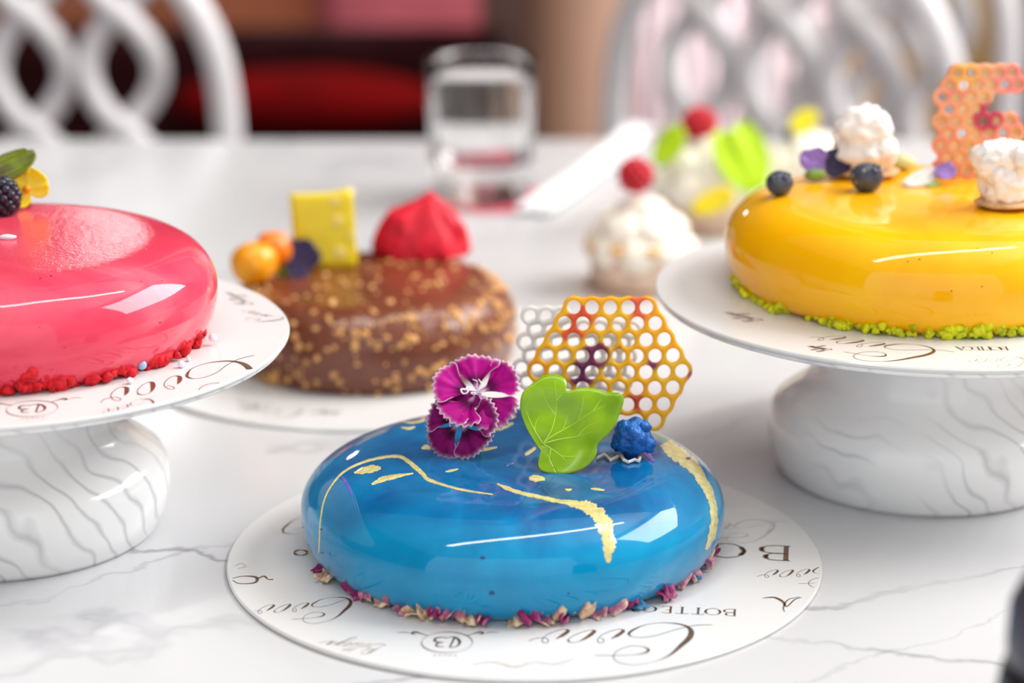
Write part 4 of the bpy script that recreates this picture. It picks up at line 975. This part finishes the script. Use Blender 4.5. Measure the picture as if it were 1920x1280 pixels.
# ------------------------------------------------------------------ creamy desserts at the back
def dessert(c, r, label, seed, toast=True, hgt=.05):
    e = tag(empty('cream_dessert', c), label, 'dessert', 'creamy desserts at the back of the table'); rg = random.Random(seed)
    bm = bmesh.new(); lathe(bm, [(0, 0), (r*1.08, 0), (r*1.08, .0016), (0, .0016)], 48); obj('card', bm, M['gold_card'], e)
    bm = bmesh.new(); lathe(bm, [(0, .0016), (r*.86, .0016), (r*.93, .004), (r*.97, .014), (r*.94, .022), (0, .022)], 48, fn=lambda a, z: 1+.02*sin(a*14)); obj('biscuit_cup', bm, M['biscuit'], e)
    bm = bmesh.new(); n = 0
    for ring, (rad, z, q, m_) in enumerate(((.68, .025, .42, 8), (.46, .036, .46, 6), (.12, .044, .46, 2))):
        for k in range(m_):
            a = k*2*pi/m_+seed; lathe_c = Vector((rad*r*cos(a), rad*r*sin(a), z*hgt/.05)); blob(bm, lathe_c, r*q, 3, .22, 2.2, seed+n, (1, 1, .85)); n += 1
    obj('cream_swirls', bm, M['cream'], e)
    if toast:
        bm = bmesh.new()
        for k in range(9):
            a = k*2*pi/9+seed*.7; blob(bm, (r*.90*cos(a), r*.90*sin(a), .024+.006*rg.random()), r*.20, 2, .4, 2, k+seed, (1.1, 1.1, .5))
        obj('toasted_edge', bm, M['toast'], e)
    return e
d1 = on_z(1200, 535, 0); dessert(d1, .031, 'toasted cream dessert with raspberry, nearest of the three beside the yellow cake', 3, True, .048)
d2 = on_z(1330, 420, 0); dessert(d2, .036, 'cream dessert with lime green leaves, middle of the three behind yellow cake', 8, False, .054)
d3 = on_z(1510, 415, 0); dessert(d3, .034, 'white cream dessert topped with a yellow petal, farthest right of the three', 13, False, .054)
GR = 'raspberries on the desserts'
berry('raspberry', on_y(1192, 332, d1.y-.002)+Vector((0, 0, .001)), .0105, M['raspberry'], 'raspberry on the nearest, toasted cream dessert', 'raspberry', GR)
berry('raspberry', on_y(1312, 232, d2.y+.004), .0115, M['raspberry'], 'raspberry on top of the dessert with lime green leaves', 'raspberry', GR)
c = on_y(1388, 278, d2.y-.038); FMl = frame(Vector((.1, -.9, .4)))
bm = bmesh.new(); flat_petal(bm, Vector((.012, .0, -.028)), FMl, R_(22), .052, .036, .06, notch=.5); tag(obj('lime_leaf', bm, M['lime'], None, True, c), 'large lime green leaf on the right of the middle dessert', 'leaf')
c = on_y(1236, 275, d2.y-.030); bm = bmesh.new(); flat_petal(bm, Vector((-.002, .0, -.012)), frame(Vector((-.3, -.9, .3))), R_(-30), .030, .018, .1); tag(obj('lime_leaf', bm, M['lime'], None, True, c), 'small lime green leaf on the left of the middle dessert', 'leaf')
c = on_y(1338, 378, d2.y-.045); c = Vector((c.x, c.y, c.z)); bm = bmesh.new(); flat_petal(bm, Vector((-.014, .0, -.006)), frame(Vector((0, -.9, .45))), R_(-66), .032, .016, .1, notch=.3); tag(obj('yellow_petal', bm, M['yellow_petal'], None, True, c), 'bright yellow petal leaning low against the middle dessert', 'petal')
c = on_y(1505, 228, d3.y-.004); bm = bmesh.new(); flat_petal(bm, Vector((-.008, .0, -.007)), frame(Vector((0, -.9, .45))), R_(-52), .022, .016, .1); tag(obj('yellow_petal', bm, plain('soft_yellow_petal', srgb(240, 226, 30), .5, 100, .06), None, True, c), 'soft yellow petal on top of the farthest right dessert', 'petal')
c = on_y(1479, 252, d3.y-.012); bm = bmesh.new(); blob(bm, (0, 0, 0), .0042, 2, .05, 1, 1); tag(obj('blueberry', bm, M['blueberry'], None, True, c), 'tiny dark berry beside the soft yellow petal', 'blueberry')

# ------------------------------------------------------------------ glass, coaster, napkin, dark jar
gp = on_z(903, 372, 0); GR_ = .0375
bm = bmesh.new(); lathe(bm, [(0, 0), (.043, 0), (.043, .001), (0, .001)], 64); o = tag(obj('paper_coaster', bm, M['coaster'], None, False, (gp.x+.006, gp.y-.002, 0)), 'round red paper mat under the clear drinking glass', 'coaster'); o.rotation_euler = (0, 0, R_(20))
bm = bmesh.new(); rib = lambda a, z: 1+(.02*abs(sin(a*9)) if .012 < z < .072 else 0)
lathe(bm, [(0, 0), (.031, 0), (.0335, .002), (.0345, .012), (.035, .02), (.0358, .045), (.0364, .07), (.0372, .085), (.0376, .0955), (.0370, .0965), (.0360, .0955), (.0345, .08), (.0325, .05), (.0315, .03), (.029, .026), (0, .025)], 108, fn=rib)
tag(obj('drinking_glass', bm, M['glass'], None, True, (gp.x, gp.y, .0012)), 'clear cut-glass tumbler at the back of the table', 'glass')
np_ = on_z(1108, 318, 0); g = []
for i in range(25):
    u = i/24-.5; g.append([Vector((u*.026*(1-.1*v)+.004*sin(v*3), (v-.5)*.30, .0022+.002*sin(u*9+v*2)**2)) for v in [j/16 for j in range(17)]])
bm = bmesh.new(); sheet(bm, g, .0022); o = tag(obj('linen_napkin', bm, M['napkin'], None, True, (np_.x, np_.y, .0005)), 'folded white napkin on the table right of the drinking glass', 'napkin'); n0_, n1_ = on_z(1052, 366, 0), on_z(1168, 272, 0); o.rotation_euler = (0, 0, -atan2(n1_.x-n0_.x, n1_.y-n0_.y))
jx = on_y(1885, 1180, .66); e = tag(empty('black_jar', (jx.x+.030, .66, 0)), 'dark blurred jar with grey shoulders at the bottom right corner', 'jar')
bm = bmesh.new(); lathe(bm, [(0, 0), (.030, 0), (.0315, .003), (.0315, .060), (.0300, .070), (.0285, .074), (0, .074)], 64); obj('body', bm, M['black'], e)
bm = bmesh.new(); lathe(bm, [(0, .0742), (.0285, .0742), (.0290, .080), (.0285, .092), (.0250, .100), (.018, .104), (0, .105)], 64); obj('lid', bm, M['cap'], e)

# ------------------------------------------------------------------ colour management
vs = SC.view_settings; vs.view_transform = 'Standard'; vs.look = 'None'; vs.gamma = 1; vs.exposure = 0.34; vs.use_curve_mapping = False
cy = SC.cycles; cy.use_denoising = True; cy.max_bounces = 8; cy.transmission_bounces = 8; cy.sample_clamp_indirect = 6
